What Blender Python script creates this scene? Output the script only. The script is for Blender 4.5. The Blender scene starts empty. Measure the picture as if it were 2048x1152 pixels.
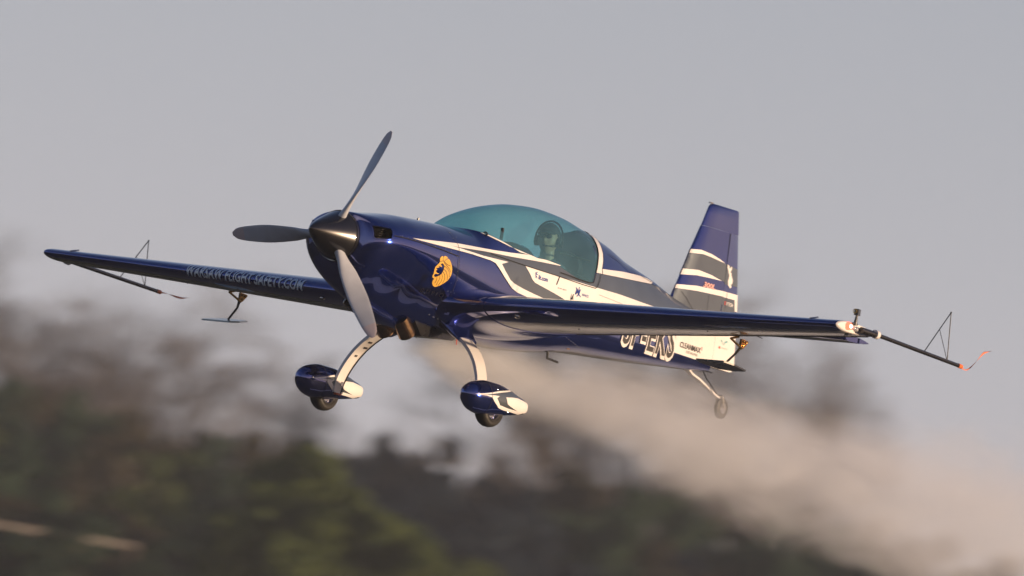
import bpy, bmesh, math, random
import numpy as np
from mathutils import Matrix, Vector
from mathutils.geometry import delaunay_2d_cdt

# ------------------------------------------------------------------ camera, sky, sun, exposure
scene = bpy.context.scene
COL = scene.collection
R = math.radians
EYE = Vector((0, 0, 1.7)); PITCH = R(1.85)
ROLL = R(9)
FWD = Vector((0, math.cos(PITCH), math.sin(PITCH))); _u = Vector((0, -math.sin(PITCH), math.cos(PITCH)))
RIGHT = Vector((1, 0, 0)) * math.cos(ROLL) + _u * math.sin(ROLL); DOWN = Vector((1, 0, 0)) * math.sin(ROLL) - _u * math.cos(ROLL)
FPX = 19464.868
cam = bpy.data.cameras.new('camera'); camo = bpy.data.objects.new('camera', cam); COL.objects.link(camo)
cam.sensor_width = 36; cam.lens = FPX * 36 / 2048
cam.clip_start = 1; cam.clip_end = 30000
camo.matrix_world = Matrix(((RIGHT.x, -DOWN.x, -FWD.x, EYE.x), (RIGHT.y, -DOWN.y, -FWD.y, EYE.y), (RIGHT.z, -DOWN.z, -FWD.z, EYE.z), (0, 0, 0, 1)))
cam.dof.use_dof = True; cam.dof.focus_distance = 81.9; cam.dof.aperture_fstop = cam.lens / 1000 / 0.135; cam.dof.aperture_ratio = 0.40   # anamorphic telephoto
scene.camera = camo

SUN_AZ = R(108)      # clockwise from north (+Y): to the right of and behind the camera
SUN_EL = R(3.6)
SUND = Vector((math.sin(SUN_AZ) * math.cos(SUN_EL), math.cos(SUN_AZ) * math.cos(SUN_EL), math.sin(SUN_EL)))
world = bpy.data.worlds.new('World'); scene.world = world; world.use_nodes = True
nt = world.node_tree; bg = nt.nodes['Background']
sky = nt.nodes.new('ShaderNodeTexSky'); sky.sky_type = 'NISHITA'; sky.sun_disc = False
sky.sun_elevation = SUN_EL; sky.sun_rotation = SUN_AZ
sky.air_density = 1.0; sky.dust_density = 0.6; sky.ozone_density = 5.0; sky.altitude = 100
SKY_K = 0.115; bg.inputs['Strength'].default_value = SKY_K
# low haze layer: mauve grey away from the sun, warm towards it, thinning with height
_n = nt.nodes.new; _l = nt.links.new
_tc = _n('ShaderNodeTexCoord'); _sx = _n('ShaderNodeSeparateXYZ'); _l(_tc.outputs['Generated'], _sx.inputs[0])
def _m(op, a, b=None, clamp=False):
    q = _n('ShaderNodeMath'); q.operation = op; q.use_clamp = clamp
    for i, v in enumerate((a, b)):
        if v is None: continue
        if isinstance(v, (int, float)): q.inputs[i].default_value = v
        else: _l(v, q.inputs[i])
    return q.outputs[0]
_f = _m('MULTIPLY', _m('EXPONENT', _m('MULTIPLY', _m('MAXIMUM', _sx.outputs[2], 0), -4.2)), .96)
_dp = _n('ShaderNodeVectorMath'); _dp.operation = 'DOT_PRODUCT'; _l(_tc.outputs['Generated'], _dp.inputs[0]); _dp.inputs[1].default_value = tuple(SUND)
_w = _m('POWER', _m('MAXIMUM', _m('ADD', _m('MULTIPLY', _dp.outputs['Value'], .5), .5), 0), 3.5)
_hz = _n('ShaderNodeMix'); _hz.data_type = 'RGBA'; _l(_w, _hz.inputs[0])
_hz.inputs[6].default_value = (.408 / SKY_K, .418 / SKY_K, .466 / SKY_K, 1); _hz.inputs[7].default_value = (.88 / SKY_K, .50 / SKY_K, .36 / SKY_K, 1)
_mx = _n('ShaderNodeMix'); _mx.data_type = 'RGBA'; _l(_f, _mx.inputs[0]); _l(sky.outputs[0], _mx.inputs[6]); _l(_hz.outputs[2], _mx.inputs[7])
_l(_mx.outputs[2], bg.inputs['Color'])
sl = bpy.data.lights.new('sun', 'SUN'); sl.energy = 5.0; sl.angle = R(0.6); sl.color = (1.0, 0.70, 0.45)
so = bpy.data.objects.new('sun', sl); COL.objects.link(so); so.location = (0, 0, 60)
so.rotation_euler = SUND.to_track_quat('Z', 'Y').to_euler()
scene.view_settings.view_transform = 'Standard'; scene.view_settings.look = 'None'
scene.view_settings.exposure = 0.42; scene.view_settings.gamma = 1; scene.view_settings.use_curve_mapping = False
try:
    scene.cycles.transparent_max_bounces = 16
    scene.cycles.volume_max_steps = 256
    scene.cycles.volume_bounces = 5
except Exception: pass

# ------------------------------------------------------------------ helpers
def tag(o, label=None, cat=None, group=None, kind=None):
    for k, v in (('label', label), ('category', cat), ('group', group), ('kind', kind)):
        if v: o[k] = v
    return o
def empty(name, parent=None):
    o = bpy.data.objects.new(name, None); COL.objects.link(o); o.empty_display_size = .1
    if parent: o.parent = parent
    return o
def new_obj(name, me, parent=None):
    o = bpy.data.objects.new(name, me); COL.objects.link(o)
    if parent: o.parent = parent
    return o
def mesh_obj(name, V, F, mats, parent=None, mi=None, smooth=True, normals=None):
    me = bpy.data.meshes.new(name); me.from_pydata([tuple(map(float, v)) for v in V], [], [tuple(map(int, f)) for f in F])
    for m in (mats if isinstance(mats, (list, tuple)) else [mats]):
        if m: me.materials.append(m)
    if mi is not None: me.polygons.foreach_set('material_index', mi)
    me.polygons.foreach_set('use_smooth', [smooth] * len(me.polygons))
    me.update()
    if normals is not None: me.normals_split_custom_set_from_vertices([tuple(map(float, n)) for n in normals])
    return new_obj(name, me, parent)
def fix_normals(o, auto=None):
    bm = bmesh.new(); bm.from_mesh(o.data); bmesh.ops.recalc_face_normals(bm, faces=bm.faces)
    if auto:
        for e in bm.edges:
            if len(e.link_faces) == 2 and e.calc_face_angle(0) > auto: e.smooth = False
    bm.to_mesh(o.data); bm.free(); return o
def frame_of(d):
    d = Vector(d).normalized(); a = Vector((0, 0, 1)) if abs(d.z) < .9 else Vector((1, 0, 0))
    u = d.cross(a).normalized(); return u, d.cross(u).normalized()
class MB:
    def __init__(s): s.V = []; s.F = []
    def tube(s, P, rad, n=10, cap=True, sx=1.0):
        P = [Vector(p) for p in P]
        if not isinstance(rad, (list, tuple)): rad = [rad] * len(P)
        b = len(s.V)
        u0 = None
        for i, p in enumerate(P):
            d = (P[min(i + 1, len(P) - 1)] - P[max(i - 1, 0)]).normalized()
            if u0 is None: u, v = frame_of(d)
            else:
                u = (u0 - d * u0.dot(d)).normalized(); v = d.cross(u).normalized()
            u0 = u
            for k in range(n):
                a = 2 * math.pi * k / n
                s.V.append(p + u * (math.cos(a) * rad[i] * sx) + v * (math.sin(a) * rad[i]))
        for i in range(len(P) - 1):
            for k in range(n):
                k2 = (k + 1) % n
                s.F.append((b + i * n + k, b + i * n + k2, b + (i + 1) * n + k2, b + (i + 1) * n + k))
        if cap:
            s.F.append(tuple(b + k for k in reversed(range(n)))); s.F.append(tuple(b + (len(P) - 1) * n + k for k in range(n)))
        return s
    def box(s, c, d, M=None):
        b = len(s.V)
        for i in (-1, 1):
            for j in (-1, 1):
                for k in (-1, 1):
                    v = Vector((i * d[0] / 2, j * d[1] / 2, k * d[2] / 2))
                    if M: v = M @ v
                    s.V.append(v + Vector(c))
        for f in ((0, 1, 3, 2), (4, 6, 7, 5), (0, 4, 5, 1), (2, 3, 7, 6), (0, 2, 6, 4), (1, 5, 7, 3)): s.F.append(tuple(b + i for i in f))
        return s
    def lathe(s, prof, origin, axis, n=32):
        """prof: (distance along the axis, radius)"""
        axis = Vector(axis).normalized(); u, v = frame_of(axis); o = Vector(origin); b = len(s.V)
        for a, r in prof:
            for k in range(n):
                t = 2 * math.pi * k / n
                s.V.append(o + axis * a + u * (math.cos(t) * r) + v * (math.sin(t) * r))
        for i in range(len(prof) - 1):
            for k in range(n):
                k2 = (k + 1) % n
                s.F.append((b + i * n + k, b + (i + 1) * n + k, b + (i + 1) * n + k2, b + i * n + k2))
        return s
    def ball(s, c, r, n=12, m=8, sc=(1, 1, 1)):
        b = len(s.V); c = Vector(c)
        for i in range(m + 1):
            p = math.pi * i / m
            for k in range(n):
                t = 2 * math.pi * k / n
                s.V.append(c + Vector((math.sin(p) * math.cos(t) * r * sc[0], math.sin(p) * math.sin(t) * r * sc[1], math.cos(p) * r * sc[2])))
        for i in range(m):
            for k in range(n):
                k2 = (k + 1) % n
                s.F.append((b + i * n + k, b + (i + 1) * n + k, b + (i + 1) * n + k2, b + i * n + k2))
        return s
    def prism(s, poly, y0, y1):
        """poly in (x, z), between two y"""
        b = len(s.V); n = len(poly)
        for y in (y0, y1):
            for x, z in poly: s.V.append(Vector((x, y, z)))
        s.F.append(tuple(b + i for i in range(n))); s.F.append(tuple(b + n + i for i in reversed(range(n))))
        for i in range(n):
            j = (i + 1) % n; s.F.append((b + i, b + n + i, b + n + j, b + j))
        return s
    def build(s, name, mat, parent=None, smooth=True, auto=R(40)):
        o = mesh_obj(name, s.V, s.F, mat, parent, smooth=smooth)
        return fix_normals(o, auto)

# ------------------------------------------------------------------ materials
def mat(name, color, rough=.5, metal=0., coat=0., coat_rough=.03, spec=.5, emit=None, estr=0., noise=None, bump=0., bscale=40., rvar=.0):
    m = bpy.data.materials.new(name); m.use_nodes = True; N = m.node_tree; b = N.nodes['Principled BSDF']
    b.inputs['Base Color'].default_value = (*color, 1); b.inputs['Roughness'].default_value = rough; b.inputs['Metallic'].default_value = metal
    b.inputs['Coat Weight'].default_value = coat; b.inputs['Coat Roughness'].default_value = coat_rough; b.inputs['Specular IOR Level'].default_value = spec
    if emit: b.inputs['Emission Color'].default_value = (*emit, 1); b.inputs['Emission Strength'].default_value = estr
    tc = N.nodes.new('ShaderNodeTexCoord')
    if noise:
        amt, sc = noise
        n = N.nodes.new('ShaderNodeTexNoise'); n.inputs['Scale'].default_value = sc; n.inputs['Detail'].default_value = 6
        N.links.new(tc.outputs['Object'], n.inputs['Vector'])
        r = N.nodes.new('ShaderNodeMapRange'); r.inputs['From Min'].default_value = .3; r.inputs['From Max'].default_value = .7
        r.inputs['To Min'].default_value = 1 - amt; r.inputs['To Max'].default_value = 1 + amt
        N.links.new(n.outputs['Fac'], r.inputs['Value'])
        h = N.nodes.new('ShaderNodeHueSaturation'); h.inputs['Color'].default_value = (*color, 1)
        N.links.new(r.outputs[0], h.inputs['Value']); N.links.new(h.outputs[0], b.inputs['Base Color'])
    if rvar:
        n = N.nodes.new('ShaderNodeTexNoise'); n.inputs['Scale'].default_value = 5; n.inputs['Detail'].default_value = 8
        N.links.new(tc.outputs['Object'], n.inputs['Vector'])
        r = N.nodes.new('ShaderNodeMapRange'); r.inputs['To Min'].default_value = max(0, rough - rvar); r.inputs['To Max'].default_value = rough + rvar
        N.links.new(n.outputs['Fac'], r.inputs['Value']); N.links.new(r.outputs[0], b.inputs['Roughness'])
    if bump:
        n = N.nodes.new('ShaderNodeTexNoise'); n.inputs['Scale'].default_value = bscale; n.inputs['Detail'].default_value = 3
        N.links.new(tc.outputs['Object'], n.inputs['Vector'])
        bp = N.nodes.new('ShaderNodeBump'); bp.inputs['Strength'].default_value = bump; bp.inputs['Distance'].default_value = .01
        N.links.new(n.outputs['Fac'], bp.inputs['Height']); N.links.new(bp.outputs[0], b.inputs['Normal'])
        N.links.new(bp.outputs[0], b.inputs['Coat Normal'])
    return m
NAVY = mat('navy_paint', (.006, .030, .25), rough=.13, metal=.85, coat=1, coat_rough=.015, noise=(.06, 3), bump=.02, bscale=2.5, rvar=.05)
NAVY.node_tree.nodes['Principled BSDF'].inputs['Coat IOR'].default_value = 2.1
WHITE = mat('white_paint', (.80, .78, .76), rough=.35, coat=.6, noise=(.04, 5))
GREY = mat('grey_paint', (.10, .12, .135), rough=.34, metal=.5, coat=1, noise=(.08, 4), rvar=.05)
UNDER = mat('pale_grey_paint', (.42, .42, .40), rough=.3, coat=.7, noise=(.07, 2.5), rvar=.08)
SEAM = mat('dark_seam', (.006, .006, .008), rough=.8)
BLACK = mat('black_satin', (.012, .012, .013), rough=.28, coat=.5, rvar=.08)
CARBON = mat('black_spinner_paint', (.008, .008, .010), rough=.25, metal=.0, coat=.9, coat_rough=.06, noise=(.2, 9))
RUBBER = mat('tyre_rubber', (.022, .02, .018), rough=.55, noise=(.25, 30), bump=.3, bscale=60)
STEEL = mat('bare_steel', (.52, .50, .47), rough=.22, metal=1, rvar=.1)
EXH = mat('heat_tinted_steel', (.42, .27, .16), rough=.25, metal=1, noise=(.35, 14), rvar=.1)
GOLDM = mat('brass_bracket', (.62, .38, .12), rough=.24, metal=1, rvar=.12, bump=.5, bscale=50)
LEG = mat('leg_white_paint', (.72, .70, .68), rough=.32, coat=.5, noise=(.05, 9))
GOLD = mat('gold_vinyl', (.72, .42, .07), rough=.4, metal=.15, noise=(.12, 6))
BLUEINK = mat('blue_vinyl', (.02, .05, .28), rough=.5)
PALEBLUE = mat('pale_blue_vinyl', (.88, .95, .98), rough=.3, coat=.5)
DARKINK = mat('dark_grey_vinyl', (.045, .042, .04), rough=.5)
FAINT = mat('faded_grey_vinyl', (.16, .14, .17), rough=.5)
REDINK = mat('red_vinyl', (.6, .05, .04), rough=.5)
PINK = mat('pale_red_vinyl', (.75, .42, .38), rough=.5)
TEAL = mat('teal_vinyl', (.15, .42, .45), rough=.5)
RIVET = mat('polished_rivet', (.75, .72, .66), rough=.2, metal=1)
BLADE = mat('grey_propeller_paint', (.46, .49, .54), rough=.4, coat=.3, noise=(.1, 8))
BTIP = mat('propeller_tip_paint', (.55, .48, .48), rough=.4)
REDLAMP = mat('red_lamp', (.5, .02, .02), rough=.2, emit=(1, .10, .05), estr=3)
LAMPCORE = mat('lit_lamp_core', (1, .8, .7), rough=.2, emit=(1, .62, .42), estr=9)
LENS = mat('clear_strobe_lens', (.8, .8, .8), rough=.05, metal=.5)
RIBBON = mat('orange_ribbon', (.75, .22, .12), rough=.6)
ORANGE = mat('orange_tip_paint', (.85, .17, .04), rough=.4)
INTER = mat('cockpit_grey', (.07, .075, .08), rough=.7, noise=(.2, 7))
LEATHER = mat('black_leather', (.03, .03, .035), rough=.5, bump=.3)
SKIN = mat('skin', (.45, .27, .19), rough=.5, noise=(.1, 14))
CLOTH = mat('grey_flight_suit', (.10, .115, .14), rough=.85, noise=(.2, 12), bump=.4)
CAPM = mat('dark_cap_cloth', (.03, .035, .05), rough=.9, noise=(.2, 30))
HAIR = mat('dark_hair', (.03, .02, .015), rough=.7, noise=(.3, 60))
LIP = mat('lip', (.35, .14, .12), rough=.5)

def glass_mat():
    m = bpy.data.materials.new('blue_tinted_canopy'); m.use_nodes = True; N = m.node_tree; N.nodes.clear()
    out = N.nodes.new('ShaderNodeOutputMaterial'); tr = N.nodes.new('ShaderNodeBsdfTransparent'); gl = N.nodes.new('ShaderNodeBsdfGlossy')
    df = N.nodes.new('ShaderNodeBsdfDiffuse'); df.inputs['Color'].default_value = (.20, .46, .58, 1)
    tr.inputs['Color'].default_value = (.46, .74, .78, 1); gl.inputs['Roughness'].default_value = .03; gl.inputs['Color'].default_value = (.75, .95, 1, 1)
    fr = N.nodes.new('ShaderNodeFresnel'); ge = N.nodes.new('ShaderNodeNewGeometry'); ma = N.nodes.new('ShaderNodeMath'); ma.operation = 'MULTIPLY_ADD'; N.links.new(ge.outputs['Backfacing'], ma.inputs[0])
    ma.inputs[1].default_value = 1 / 1.42 - 1.42; ma.inputs[2].default_value = 1.42; N.links.new(ma.outputs[0], fr.inputs['IOR'])   # the same pane seen from inside
    n = N.nodes.new('ShaderNodeTexNoise'); n.inputs['Scale'].default_value = 4; n.inputs['Detail'].default_value = 5
    tc = N.nodes.new('ShaderNodeTexCoord'); N.links.new(tc.outputs['Object'], n.inputs['Vector'])
    r = N.nodes.new('ShaderNodeMapRange'); r.inputs['To Min'].default_value = .10; r.inputs['To Max'].default_value = .24
    N.links.new(n.outputs['Fac'], r.inputs['Value'])
    a = N.nodes.new('ShaderNodeMixShader'); b = N.nodes.new('ShaderNodeMixShader')
    N.links.new(r.outputs[0], a.inputs[0]); N.links.new(tr.outputs[0], a.inputs[1]); N.links.new(df.outputs[0], a.inputs[2])
    N.links.new(fr.outputs[0], b.inputs[0]); N.links.new(a.outputs[0], b.inputs[1]); N.links.new(gl.outputs[0], b.inputs[2])
    N.links.new(b.outputs[0], out.inputs['Surface'])
    return m
GLASS = glass_mat()

# ------------------------------------------------------------------ ground, hills, woods
def ground_h(x, y):
    """the slightly uneven field edge beyond the airfield"""
    t = np.clip((y - 170) / 90, 0, 1); t = t * t * (3 - 2 * t)
    return t * (.15 + .12 * np.sin(x * .21 + y * .05))
def build_ground():
    xs = np.concatenate([[-9000, -4000, -1500, -500, -150], np.linspace(-60, 60, 81), [150, 500, 1500, 4000, 9000]])
    ys = np.concatenate([[-9000, -3000, -800, -200, 0, 60, 120], np.linspace(160, 520, 73), [700, 1200, 2500, 5000, 9000]])
    V = []; F = []
    for y in ys:
        for x in xs: V.append((x, y, float(ground_h(np.float64(np.clip(x, -60, 60)), np.float64(y))) if y > 150 else 0))
    n = len(xs)
    for j in range(len(ys) - 1):
        for i in range(n - 1): F.append((j * n + i, j * n + i + 1, (j + 1) * n + i + 1, (j + 1) * n + i))
    m = bpy.data.materials.new('rough_grass'); m.use_nodes = True; N = m.node_tree; b = N.nodes['Principled BSDF']
    tc = N.nodes.new('ShaderNodeTexCoord'); n1 = N.nodes.new('ShaderNodeTexNoise'); n1.inputs['Scale'].default_value = .05; n1.inputs['Detail'].default_value = 10
    cr = N.nodes.new('ShaderNodeValToRGB'); cr.color_ramp.elements[0].position = .35; cr.color_ramp.elements[0].color = (.035, .042, .02, 1)
    cr.color_ramp.elements[1].position = .7; cr.color_ramp.elements[1].color = (.11, .10, .055, 1)
    N.links.new(tc.outputs['Object'], n1.inputs['Vector']); N.links.new(n1.outputs['Fac'], cr.inputs[0]); N.links.new(cr.outputs[0], b.inputs['Base Color'])
    b.inputs['Roughness'].default_value = .95; b.inputs['Specular IOR Level'].default_value = .1
    tag(mesh_obj('ground', V, F, m), kind='structure')
build_ground()
def build_runway():
    m = mat('worn_asphalt', (.05, .05, .052), rough=.85, noise=(.25, .6)); MP = mat('runway_marking_paint', (.7, .7, .68), rough=.7, noise=(.15, 2))
    a = R(33); d = Vector((-math.cos(a) * .9, -math.sin(a), 0)).normalized(); s = Vector((-d.y, d.x, 0))
    c = Vector((-1, 80, 0))
    def strip(l0, l1, w0, w1, z): return [c + d * l + s * w + Vector((0, 0, z)) for l, w in ((l0, w0), (l1, w0), (l1, w1), (l0, w1))]
    tag(mesh_obj('runway', strip(-60, 600, -12, 12, .008), [(0, 1, 2, 3)], m, smooth=False), kind='structure')
    V = []; F = []
    for i in range(18):
        b = len(V); V += strip(-50 + i * 30, -32 + i * 30, -.25, .25, .014); F.append((b, b + 1, b + 2, b + 3))
    tag(mesh_obj('runway_centreline', V, F, MP, smooth=False), kind='structure')
build_runway()
def at(px, py, dist):
    """a point of the place from a direction and a distance"""
    k = dist / FPX
    return EYE + RIGHT * ((px - 1024) * k) + FWD * dist + DOWN * ((py - 576) * k)
def build_hills():
    rnd = random.Random(4); V = []; F = []; n = 240
    m = mat('far_wooded_hills', (.028, .036, .032), rough=1, noise=(.4, .004), spec=.05)
    for i in range(n + 1):
        a = R(60) + (2 * math.pi - R(120)) * i / n
        d = 950 + 120 * math.sin(a * 3)
        h = 18 + 5 * math.sin(a * 4.3 + 1) + 2.5 * math.sin(a * 11) + 1.2 * math.sin(a * 37) + rnd.random() * 1.5
        x, y = math.sin(a), math.cos(a)
        V += [(x * d * .75, y * d * .75, -2), (x * d * .9, y * d * .9, h * .55), (x * d, y * d, h), (x * d * 1.15, y * d * 1.15, -2)]
    for i in range(n):
        for k in range(3): F.append((i * 4 + k, i * 4 + k + 1, i * 4 + k + 5, i * 4 + k + 4))
    o = tag(mesh_obj('hills', V, F, m), kind='structure'); fix_normals(o)
build_hills()

BARK = mat('grey_brown_bark', (.10, .078, .062), rough=.9, noise=(.3, 3))
TWIG = mat('bare_twigs', (.125, .112, .108), rough=.9, noise=(.25, 1.2))
def leaf_mat(name, c1, c2, sc):
    m = bpy.data.materials.new(name); m.use_nodes = True; N = m.node_tree; b = N.nodes['Principled BSDF']
    tc = N.nodes.new('ShaderNodeTexCoord'); n1 = N.nodes.new('ShaderNodeTexNoise'); n1.inputs['Scale'].default_value = sc; n1.inputs['Detail'].default_value = 5
    cr = N.nodes.new('ShaderNodeValToRGB'); cr.color_ramp.elements[0].position = .38; cr.color_ramp.elements[0].color = (*c1, 1)
    cr.color_ramp.elements[1].position = .64; cr.color_ramp.elements[1].color = (*c2, 1)
    N.links.new(tc.outputs['Object'], n1.inputs['Vector']); N.links.new(n1.outputs['Fac'], cr.inputs[0]); N.links.new(cr.outputs[0], b.inputs['Base Color'])
    b.inputs['Roughness'].default_value = .8; b.inputs['Specular IOR Level'].default_value = .2
    return m
OLIVE = leaf_mat('olive_leaves', (.052, .080, .022), (.105, .140, .038), 1.1)
BROWNL = leaf_mat('brown_dry_leaves', (.040, .038, .024), (.075, .066, .042), .9)
GREENL = leaf_mat('green_leaves', (.022, .048, .028), (.048, .084, .044), .9)
DARKL = leaf_mat('shade_tinted_foliage', (.012, .024, .040), (.024, .042, .066), .7)  # dark blue leaf colour carries the shade and haze of distant woods

def bare_tree_mesh(seed, H, spread=.5, levels=5):
    """separate trunk and branch meshes"""
    rnd = random.Random(seed); T = MB(); B = MB()
    def grow(p, d, L, r, lev):
        n = 3; P = [p]; q = p.copy(); dd = d.copy()
        for i in range(n):
            dd = (dd + Vector((rnd.gauss(0, .13), rnd.gauss(0, .13), rnd.gauss(.05, .07)))).normalized(); q = q + dd * (L / n); P.append(q.copy())
        (T if lev == 0 else B).tube(P, [r * (1 - .45 * i / n) for i in range(n + 1)], 7 if lev == 0 else 3, cap=False)
        if lev >= levels: return
        k = (7 if lev == 0 else 5 if lev < levels - 1 else 6)
        for i in range(k):
            t = (.35 + .65 * (i + rnd.random()) / k) if lev == 0 else (.2 + .8 * (i + rnd.random()) / k)
            idx = min(n - 1, int(t * n)); pp = P[idx].lerp(P[idx + 1], t * n - idx)
            az = rnd.random() * 6.283 + i * 2.4; u, v = frame_of(dd)
            el = rnd.uniform(.5, 1.05) * (spread * 2)
            nd = (dd * math.cos(el) + (u * math.cos(az) + v * math.sin(az)) * math.sin(el)).normalized(); nd.z += .12; nd.normalize()
            grow(pp, nd, L * rnd.uniform(.48, .68), max(.0055, r * .46 * (1 - .3 * t)), lev + 1)
    grow(Vector((0, 0, 0)), Vector((0, 0, 1)), H * .52, H * .018, 0)
    return T, B
def bush_mesh(seed, W, H, mode='bush', n=9000, leaf=.15):
    rnd = np.random.RandomState(seed)
    L = []
    k = 26
    for i in range(k):
        if mode == 'bush':
            a = rnd.rand() * 6.283; rr = rnd.rand() ** .6; h = rnd.rand()
            rmax = W / 2 * math.sqrt(max(.05, 1 - (h * .95) ** 2.2))
            L.append((math.cos(a) * rr * rmax, math.sin(a) * rr * rmax, .12 * H + h * H * .8, W * rnd.uniform(.10, .2)))
        else:
            h = i / k; a = rnd.rand() * 6.283; rr = rnd.rand() ** .5
            L.append((math.cos(a) * rr * W / 2 * (1 - h) * .9, math.sin(a) * rr * W / 2 * (1 - h) * .9, .1 * H + h * H * .85, W * (.2 * (1 - h) + .06)))
    L = np.array(L); idx = rnd.randint(0, k, n)
    g = rnd.normal(size=(n, 3)); g /= np.linalg.norm(g, axis=1)[:, None]
    c = L[idx, :3] + g * (L[idx, 3] * (rnd.rand(n) ** .35))[:, None] * np.array([1, 1, .85])
    a = rnd.normal(size=(n, 3)); a /= np.linalg.norm(a, axis=1)[:, None]; b = np.cross(a, rnd.normal(size=(n, 3))); b /= np.linalg.norm(b, axis=1)[:, None]
    s = (leaf * rnd.uniform(.6, 1.4, n))[:, None]
    V = np.stack([c - a * s, c + b * s * .5, c + a * s, c - b * s * .5], 1).reshape(-1, 3)
    F = np.arange(n * 4).reshape(-1, 4)
    return V, F
def raw_mesh(name, V, F, m):
    me = bpy.data.meshes.new(name); me.from_pydata([tuple(v) for v in V], [], [tuple(int(i) for i in f) for f in F]); me.materials.append(m); return me
bare_protos = []
for s, H, sp, lv in ((11, 11, .5, 5), (12, 9, .55, 5), (13, 10, .45, 5)):
    T, B = bare_tree_mesh(s, H, sp, lv)
    bare_protos.append((raw_mesh('trunk', [tuple(v) for v in T.V], T.F, BARK), raw_mesh('branches', [tuple(v) for v in B.V], B.F, TWIG), H))
    zmax = max(v.z for v in B.V); bare_protos[-1] = (*bare_protos[-1][:2], zmax)
def stems(seed, H, n=5):
    rnd = random.Random(seed); M = MB()
    for i in range(n):
        a = rnd.random() * 6.28; M.tube([(0, 0, -.3), (math.cos(a) * H * .1, math.sin(a) * H * .1, H * .35), (math.cos(a) * H * .2, math.sin(a) * H * .2, H * .75)], [H * .02, H * .014, .01], 5)
    return raw_mesh('stem', [tuple(v) for v in M.V], M.F, BARK)
leaf_protos = {}
for nm, m, W, H, mode in (('olive', OLIVE, 5, 5, 'bush'), ('brown', BROWNL, 5, 5, 'bush'), ('green', GREENL, 5, 5, 'bush'), ('dark', DARKL, 5, 6, 'bush')):
    leaf_protos[nm] = []
    for s in (1, 2):
        V, F = bush_mesh(s * 7 + len(nm), W, H, mode, n=9000 if mode == 'bush' else 11000)
        leaf_protos[nm].append((raw_mesh('foliage', V, F, m), stems(s, H), H, W))
rt = random.Random(77)
def ground_under(p): return float(ground_h(np.float64(np.clip(p.x, -60, 60)), np.float64(p.y))) if p.y > 150 else 0.
def plant_bare(px, top, dist, k, label, sx=1.0):
    tp = at(px, top, dist); gz = ground_under(tp); tm, bmh, zmax = bare_protos[k % 3]
    e = empty('bare_tree'); s = (tp.z - gz) / zmax
    e.location = (tp.x, tp.y, gz); e.scale = (s * sx, s * sx, s); e.rotation_euler = (0, 0, rt.random() * 6.28)
    new_obj('trunk', tm, e); new_obj('branches', bmh, e)
    tag(e, label, 'tree', 'bare trees at the field edge behind the airplane')
def plant_leafy(kind, px, top, dist, wpx, k, name, label, cat, group):
    tp = at(px, top, dist); gz = ground_under(tp); fm, sm, H, W = leaf_protos[kind][k % 2]
    e = empty(name); s = (tp.z - gz) / (H * 1.02); w = wpx * dist / FPX / W
    e.location = (tp.x, tp.y, gz); e.scale = (w, w, s); e.rotation_euler = (0, 0, rt.random() * 6.28)
    new_obj('foliage', fm, e); new_obj('stem', sm, e)
    tag(e, label, cat, group)
# tall bare trees against the sky (left clump, right clump), then the low ones between
BT = [
 (70, 600, 300, 1.0, 'bare tree at the far left edge, below the airplane wing tip'),
 (170, 545, 305, 1.1, 'bare tree just left of the tallest one, behind the far wing tip'),
 (285, 488, 300, 1.3, 'tallest bare tree of the left clump, crown rising above the far wing'),
 (400, 500, 306, 1.2, 'tall bare tree behind the letters on the far wing'),
 (505, 560, 301, 1.1, 'bare tree at the right edge of the left clump, left of the far wheel'),
 (600, 690, 315, 1.0, 'low bare tree directly below the far wheel'),
 (20, 690, 290, .9, 'short bare tree cut by the left edge of the photo'),
 (1205, 560, 310, .9, 'bare tree behind the rear of the fuselage, left of the tail fin'),
 (1290, 488, 305, 1.2, 'tall bare tree rising between the canopy and the tail fin'),
 (1400, 520, 312, 1.1, 'tall bare tree directly behind the tail fin'),
 (1505, 510, 306, 1.0, 'tall bare tree just right of the tail fin'),
 (1570, 610, 310, .8, 'smaller bare tree behind the near wing, right of the tail fin'),
 (1110, 800, 320, 1.0, 'low bare tree to the right of the near wheel'),
 (1230, 850, 318, 1.0, 'low bare tree standing under the smoke, left one of two'),
 (1370, 880, 322, 1.0, 'low bare tree standing under the smoke, right one of two'),
 (1500, 920, 318, 1.0, 'lowest bare tree, at the right end of the bare row'),
]
for i, (px, top, d, sx, lb) in enumerate(BT): plant_bare(px, top, d + 75, i, lb, sx)
SKY_L = [(0, 760), (120, 770), (220, 800), (330, 850), (450, 850), (560, 865), (660, 870), (760, 845), (860, 860), (960, 895), (1060, 915), (1160, 950), (1270, 975), (1390, 985), (1500, 1000), (1610, 1015), (1720, 1030), (1830, 1055), (1940, 1085), (2050, 1105)]
def skyl(px):
    for (a, b), (c, d) in zip(SKY_L, SKY_L[1:]):
        if a <= px <= c: return b + (d - b) * (px - a) / (c - a)
    return SKY_L[0][1] if px < 0 else SKY_L[-1][1]
def where(px, top):
    return ('at the left edge' if px < 130 else 'under the far wing' if px < 430 else 'left of the far wheel' if px < 590 else 'below the far wheel' if px < 740 else 'between the wheels' if px < 900
           else 'below the near wheel' if px < 1060 else 'under the rear fuselage' if px < 1250 else 'below the tail fin' if px < 1500 else 'below the near wing tip' if px < 1760 else 'in the right corner' if px < 1930 else 'at the right edge')
used = {}; ORD = ['leftmost', 'second', 'third', 'fourth', 'fifth']
def uniq(adj, px, top, row):
    s = f'{adj} {where(px, top)}, {row}'
    used[s] = used.get(s, 0) + 1
    return s if used[s] == 1 else s + f', {ORD[used[s] - 1]} from left'
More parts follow.
